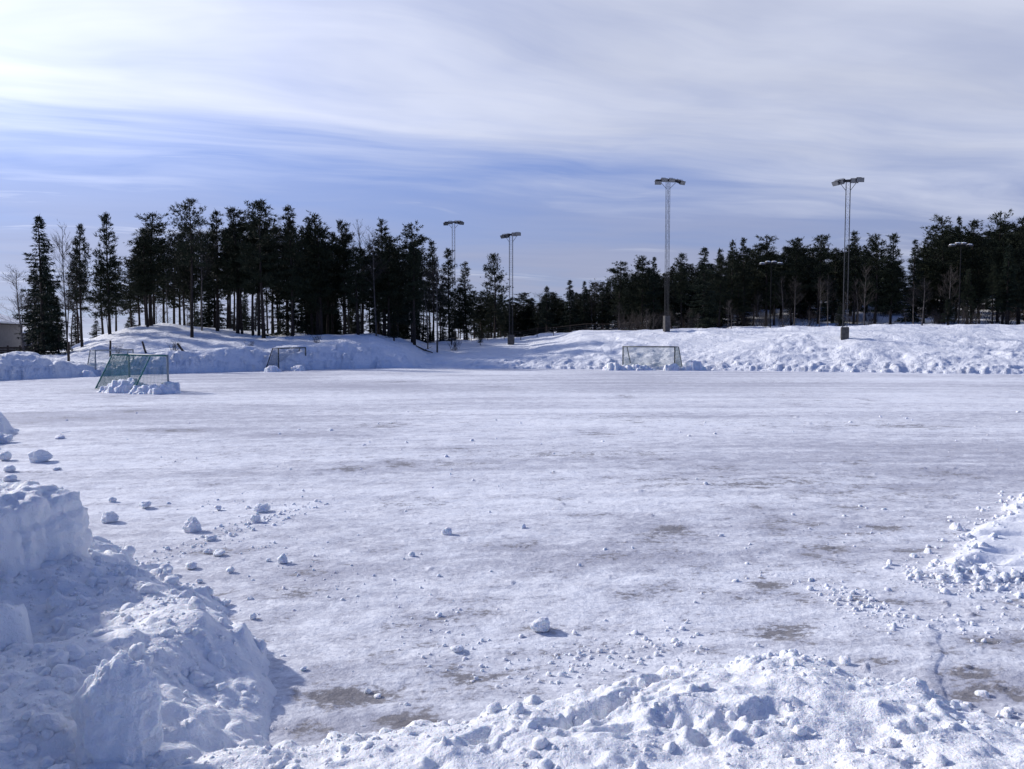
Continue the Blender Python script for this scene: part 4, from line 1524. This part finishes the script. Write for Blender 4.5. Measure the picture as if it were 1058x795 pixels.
def crowd(x0, x1, n, Y0, Y1, protos, weights, group, drop, labels, seed, gap=(), wide=1.0):
    r = random.Random(seed)
    for i in range(n):
        px = x0 + (x1 - x0) * (i + r.uniform(-0.4, 1.4)) / n
        if any(a < px < b_ for (a, b_) in gap):
            continue
        Y = r.uniform(Y0, Y1)
        py = float(np.interp(px, top_px, top_py)) + r.uniform(*drop)
        kind = r.choices(range(len(protos)), weights)[0]
        nm, pr, cat = protos[kind]
        tree(nm, r.choice(pr), px, py, Y, labels[cat], cat, group, r.uniform(0.75, 1.1) * wide)


PSB = [('pine_tree', PINES, 'pine'), ('spruce_tree', SPRUCES, 'spruce'), ('birch_tree', BARES[:3], 'birch')]
PFB = [('pine_tree', PINES + FULLP, 'pine'), ('spruce_tree', SPRUCES, 'spruce'), ('birch_tree', BARES[:3], 'birch')]
LK = {'pine': 'one of the crowded bare trunked pines inside the wood on the knoll', 'spruce': 'one of the low dark spruces inside the wood on the knoll',
      'birch': 'one of the thin leafless birches inside the wood on the knoll'}
LM = {'pine': 'one of the low crowded pines behind the middle bank', 'spruce': 'one of the low crowded spruces behind the middle bank',
      'birch': 'one of the low leafless birches behind the middle bank'}
LR = {'pine': 'one of the crowded dark pines filling the wood behind the long bank', 'spruce': 'one of the crowded spruces filling the wood behind the long bank',
      'birch': 'one of the thin grey leafless birches before the wood behind the long bank'}
crowd(135, 450, 62, 92, 122, PSB, (12, 1, 2), KNOLL_G, (4, 22), LK, 1)
crowd(300, 490, 22, 112, 126, PFB, (4, 3, 1), KNOLL_G, (18, 60), LK, 2)
crowd(20, 125, 12, 82, 104, PSB, (5, 2, 5), KNOLL_G, (8, 40), LK, 3, ((88, 100),))
crowd(30, 62, 6, 80, 92, PSB, (2, 4, 1), KNOLL_G, (50, 90), LK, 9)
LF = {'pine': 'one of the far low pines seen between trunks behind the knoll', 'spruce': 'one of the far low spruces seen between trunks behind the knoll',
      'birch': 'one of the far low birches seen between trunks behind the knoll'}
crowd(60, 470, 34, 128, 165, PFB, (3, 4, 2), 'far trees behind the knoll', (66, 100), LF, 21, (), 1.3)
crowd(490, 640, 40, 120, 150, PFB, (5, 4, 4), MID_G, (0, 16), LM, 4, (), 1.4)
crowd(500, 650, 22, 122, 150, [('pine_tree', FULLP, 'pine'), ('spruce_tree', SPRUCES[:2], 'spruce')], (2, 2), MID_G, (4, 22), LM, 14, (), 1.5)
crowd(636, 1075, 84, 112, 150, PFB, (8, 2, 1), RIGHT_G, (0, 14), LR, 5, ((928, 940),), 1.6)
crowd(640, 1075, 40, 118, 140, [('pine_tree', FULLP, 'pine'), ('spruce_tree', SPRUCES[:2], 'spruce')], (3, 2), RIGHT_G, (8, 30), LR, 16, ((928, 940),), 1.8)
crowd(640, 1075, 40, 130, 156, [('pine_tree', FULLP, 'pine'), ('spruce_tree', SPRUCES[:2], 'spruce')], (1, 1), RIGHT_G, (20, 50), LR, 17, (), 1.6)
crowd(640, 1075, 34, 104, 122, PFB, (5, 2, 0), RIGHT_G, (16, 45), LR, 6, ((926, 944),), 1.45)
crowd(1000, 1120, 16, 98, 112, PFB, (3, 4, 0), RIGHT_G, (10, 60), LR, 7)
crowd(640, 1000, 26, 93, 106, [('birch_tree', [BARES[2], BARES[3]], 'birch')], (1,), RIGHT_G, (28, 70), LR, 8)
crowd(310, 500, 16, 104, 120, [('spruce_tree', SPRUCES, 'spruce')], (1,), KNOLL_G, (45, 85), LK, 10)


# ------------------------------------------------------------------ shrubs, stakes, fences and houses
def shrub(px, py, Y, s, label, k=0):
    p = at(px, py, Y)
    o = link('shrub', SHRUBS[k % 2])
    o.location = (p.x, p.y, ter(p.x, p.y))
    o.scale = (s, s, s)
    o.rotation_euler = (0, 0, px)
    return tag(o, label, 'shrub', 'bare shrubs on the banks')


r5 = random.Random(5)
for i in range(44):
    px = r5.uniform(640, 1058)
    shrub(px, 330, r5.uniform(96, 118), r5.uniform(0.6, 1.5), 'bare twiggy shrub among the trunks behind the long bank', i)
shrub(122, 360, 74, 0.42, 'bare shrub left of the leaning stakes on the knoll side')
shrub(181, 360, 74, 0.5, 'bare shrub beside the right leaning stake', 1)
shrub(327, 352, 84, 0.5, 'bare shrub on the slope right of the small dark goal', 1)
shrub(258, 360, 80, 0.45, 'bare shrub at the foot of a pine left of the dark goal')
shrub(470, 347, 98, 0.8, 'bare shrub poking through the middle bank crest', 1)


def stake(px, py0, py1, Y, r_, label, dx=0):
    a = at(px, py0, Y)
    z = ter(a.x, a.y)
    b_ = at(px + dx, py1, Y)
    o_ = MB()
    n = 5
    pts = [Vector((0, 0, -0.5))] + [Vector(((b_.x - a.x) * k / n, 0.02 * math.sin(k * 2), (b_.z - z) * k / n)) for k in range(n + 1)]
    o_.tube(pts, [r_ * 1.08] + [r_ * (1.05 - 0.12 * k / n) for k in range(n + 1)], 8)
    o = o_.obj('wooden_stake', M_WOOD, None, True)
    o.location = (a.x, a.y, z)
    return tag(o, label, 'stake', 'old wooden stakes in the snow')


stake(71, 382, 354, 66, 0.10, 'dark post with a paler foot in front of the end spruce')
stake(114, 372, 352, 72, 0.09, 'upright wooden stake above the nearest goal')
stake(151, 374, 353, 73, 0.09, 'slightly tilted wooden stake above the nearest goal crossbar', -4)
stake(190, 368, 355, 74, 0.10, 'strongly leaning wooden stake right of the nearest goal', -7)

# fallen branch on the low bank
mb = MB()
a, b_ = at(430, 351, 92), at(447, 356, 90)
mid = (a + b_) / 2
for p_ in (a, b_, mid):
    p_.z = ter(p_.x, p_.y) + 0.12
mb.tube([a, mid, b_], [0.07, 0.10, 0.05], 6)
mb.tube([mid, mid + Vector((0.8, 0.2, 0.35))], [0.04, 0.015], 5)
tag(mb.obj('fallen_branch', M_WOOD), 'dark fallen branch lying on the low middle bank', 'branch')

# wire fence on the crest of the middle bank
root = None
pts = []
for px in range(436, 661, 17):
    Y = 116 - 0.06 * (px - 436)
    p = at(px, 345, Y)
    pts.append(Vector((p.x, p.y, ter(p.x, p.y))))
root = empty('wire_fence', pts[0])
for p in pts:
    mb = MB()
    mb.tube([p - pts[0] + Vector((0, 0, -0.3)), p - pts[0] + Vector((0, 0, 1.15))], 0.045, 6)
    mb.obj('post', M_WOOD, root)
for h, rr in ((1.1, 0.028), (0.35, 0.014), (0.6, 0.014), (0.85, 0.014)):
    mb = MB()
    mb.tube([p - pts[0] + Vector((0, -0.05, h)) for p in pts], rr, 4)
    mb.obj('rail' if h > 1 else 'wire', M_WOOD if h > 1 else M_MAST, root)
tag(root, 'thin dark fence along the crest of the middle bank', 'fence')


def house(name, cx, cy, w, d, h, rise, rz, label, zb, porch=False):
    root = empty(name, (cx, cy, zb), rz)
    mb = MB()
    mb.add([(-w / 2, -d / 2, 0), (w / 2, -d / 2, 0), (w / 2, d / 2, 0), (-w / 2, d / 2, 0), (-w / 2, -d / 2, h), (w / 2, -d / 2, h), (w / 2, d / 2, h), (-w / 2, d / 2, h),
            (0, -d / 2, h + rise), (0, d / 2, h + rise)],
           [(0, 1, 5, 8, 4), (2, 3, 7, 9, 6), (1, 2, 6, 5), (3, 0, 4, 7), (4, 8, 9, 7), (5, 6, 9, 8)])
    wall = mb.obj('wall', M_WALL, root)
    for i in range(int(h / 0.35)):
        pass
    roof = None
    for s in (-1, 1):
        mb = MB()
        e = w / 2 + 0.5
        k = rise / (w / 2)
        a0, a1 = Vector((0, 0, h + rise + 0.05)), Vector((s * e, 0, h - 0.5 * k + 0.05))
        up = Vector((0, 0, 0.14))
        y0, y1 = Vector((0, -d / 2 - 0.5, 0)), Vector((0, d / 2 + 0.5, 0))
        v = [a0 + y0, a1 + y0, a1 + y1, a0 + y1]
        v = [q_[:] for q_ in v] + [(q_ + up)[:] for q_ in v]
        mb.add(v, [(0, 1, 2, 3), (7, 6, 5, 4), (0, 4, 5, 1), (1, 5, 6, 2), (2, 6, 7, 3), (3, 7, 4, 0)])
        rf = mb.obj('roof', M_WOOD, root)
        mb = MB()
        up2 = Vector((0, 0, 0.42))
        ins = Vector((-s * 0.08, 0, 0))
        yi = Vector((0, 0.06, 0))
        v0 = [a0 + y0 + yi, a1 + y0 + ins + yi, a1 + y1 + ins - yi, a0 + y1 - yi]
        v = [(q_ + up * 1.03)[:] for q_ in v0] + [(q_ + up2)[:] for q_ in v0]
        mb.add(v, [(0, 1, 2, 3), (7, 6, 5, 4), (0, 4, 5, 1), (1, 5, 6, 2), (2, 6, 7, 3), (3, 7, 4, 0)])
        mb.obj('roof_snow', M_FAR, rf)
    for x in np.arange(-w / 2 + 1.3, w / 2 - 0.6, 2.2):
        mb = MB()
        mb.box((float(x), -d / 2 - 0.03, h * 0.60), (1.0, 0.10, 1.25))
        wo = mb.obj('window', M_TRIM, root)
        mb = MB()
        mb.box((float(x), -d / 2 - 0.085, h * 0.60), (0.84, 0.03, 1.09))
        mb.obj('pane', M_DARK, wo)
    if porch:
        mb = MB()
        mb.box((w / 2 - 2.1, -d / 2 - 0.9, h * 0.42), (2.2, 1.8, 0.12), Matrix.Rotation(0.22, 3, 'X'))
        po = mb.obj('porch_roof', M_WOOD, root)
        mb = MB()
        mb.box((w / 2 - 2.1, -d / 2 - 0.9, h * 0.42 + 0.22), (2.1, 1.7, 0.26), Matrix.Rotation(0.22, 3, 'X'))
        mb.obj('roof_snow', M_FAR, po)
    return tag(root, label, 'house', 'houses left of the wood')


p = at(-57, 350, 102)
house('house', p.x, p.y + 4, 10.0, 9.0, 4.2, 2.0, 0.25, 'grey gabled house with dark windows at the left picture edge', 0.6, True)
p = at(14, 350, 128)
house('house', p.x, p.y + 4, 6.0, 5.0, 2.9, 0.9, 1.35, 'snow roofed house half hidden behind the leafless trees', 0.7)
# plank fence below the house
p0, p1 = at(-30, 360, 80), at(58, 362, 82)
root = empty('plank_fence', (p0.x, p0.y, ter(p0.x, p0.y) - 0.1))
n = 7
for k in range(n + 1):
    q_ = (p1 - p0) * (k / n)
    mb = MB()
    mb.box((q_.x, q_.y, 0.5), (0.12, 0.12, 1.5))
    mb.obj('post', M_WOOD, root)
for h in (0.25, 0.5, 0.75, 1.0):
    mb = MB()
    d_ = p1 - p0
    R_ = Matrix.Rotation(math.atan2(d_.y, d_.x), 3, 'Z')
    mb.box((d_.x / 2, d_.y / 2 - 0.09, h), (math.hypot(d_.x, d_.y), 0.05, 0.2), R_)
    mb.obj('plank', M_WOOD, root)
tag(root, 'low dark plank fence under the house at the left edge', 'fence')
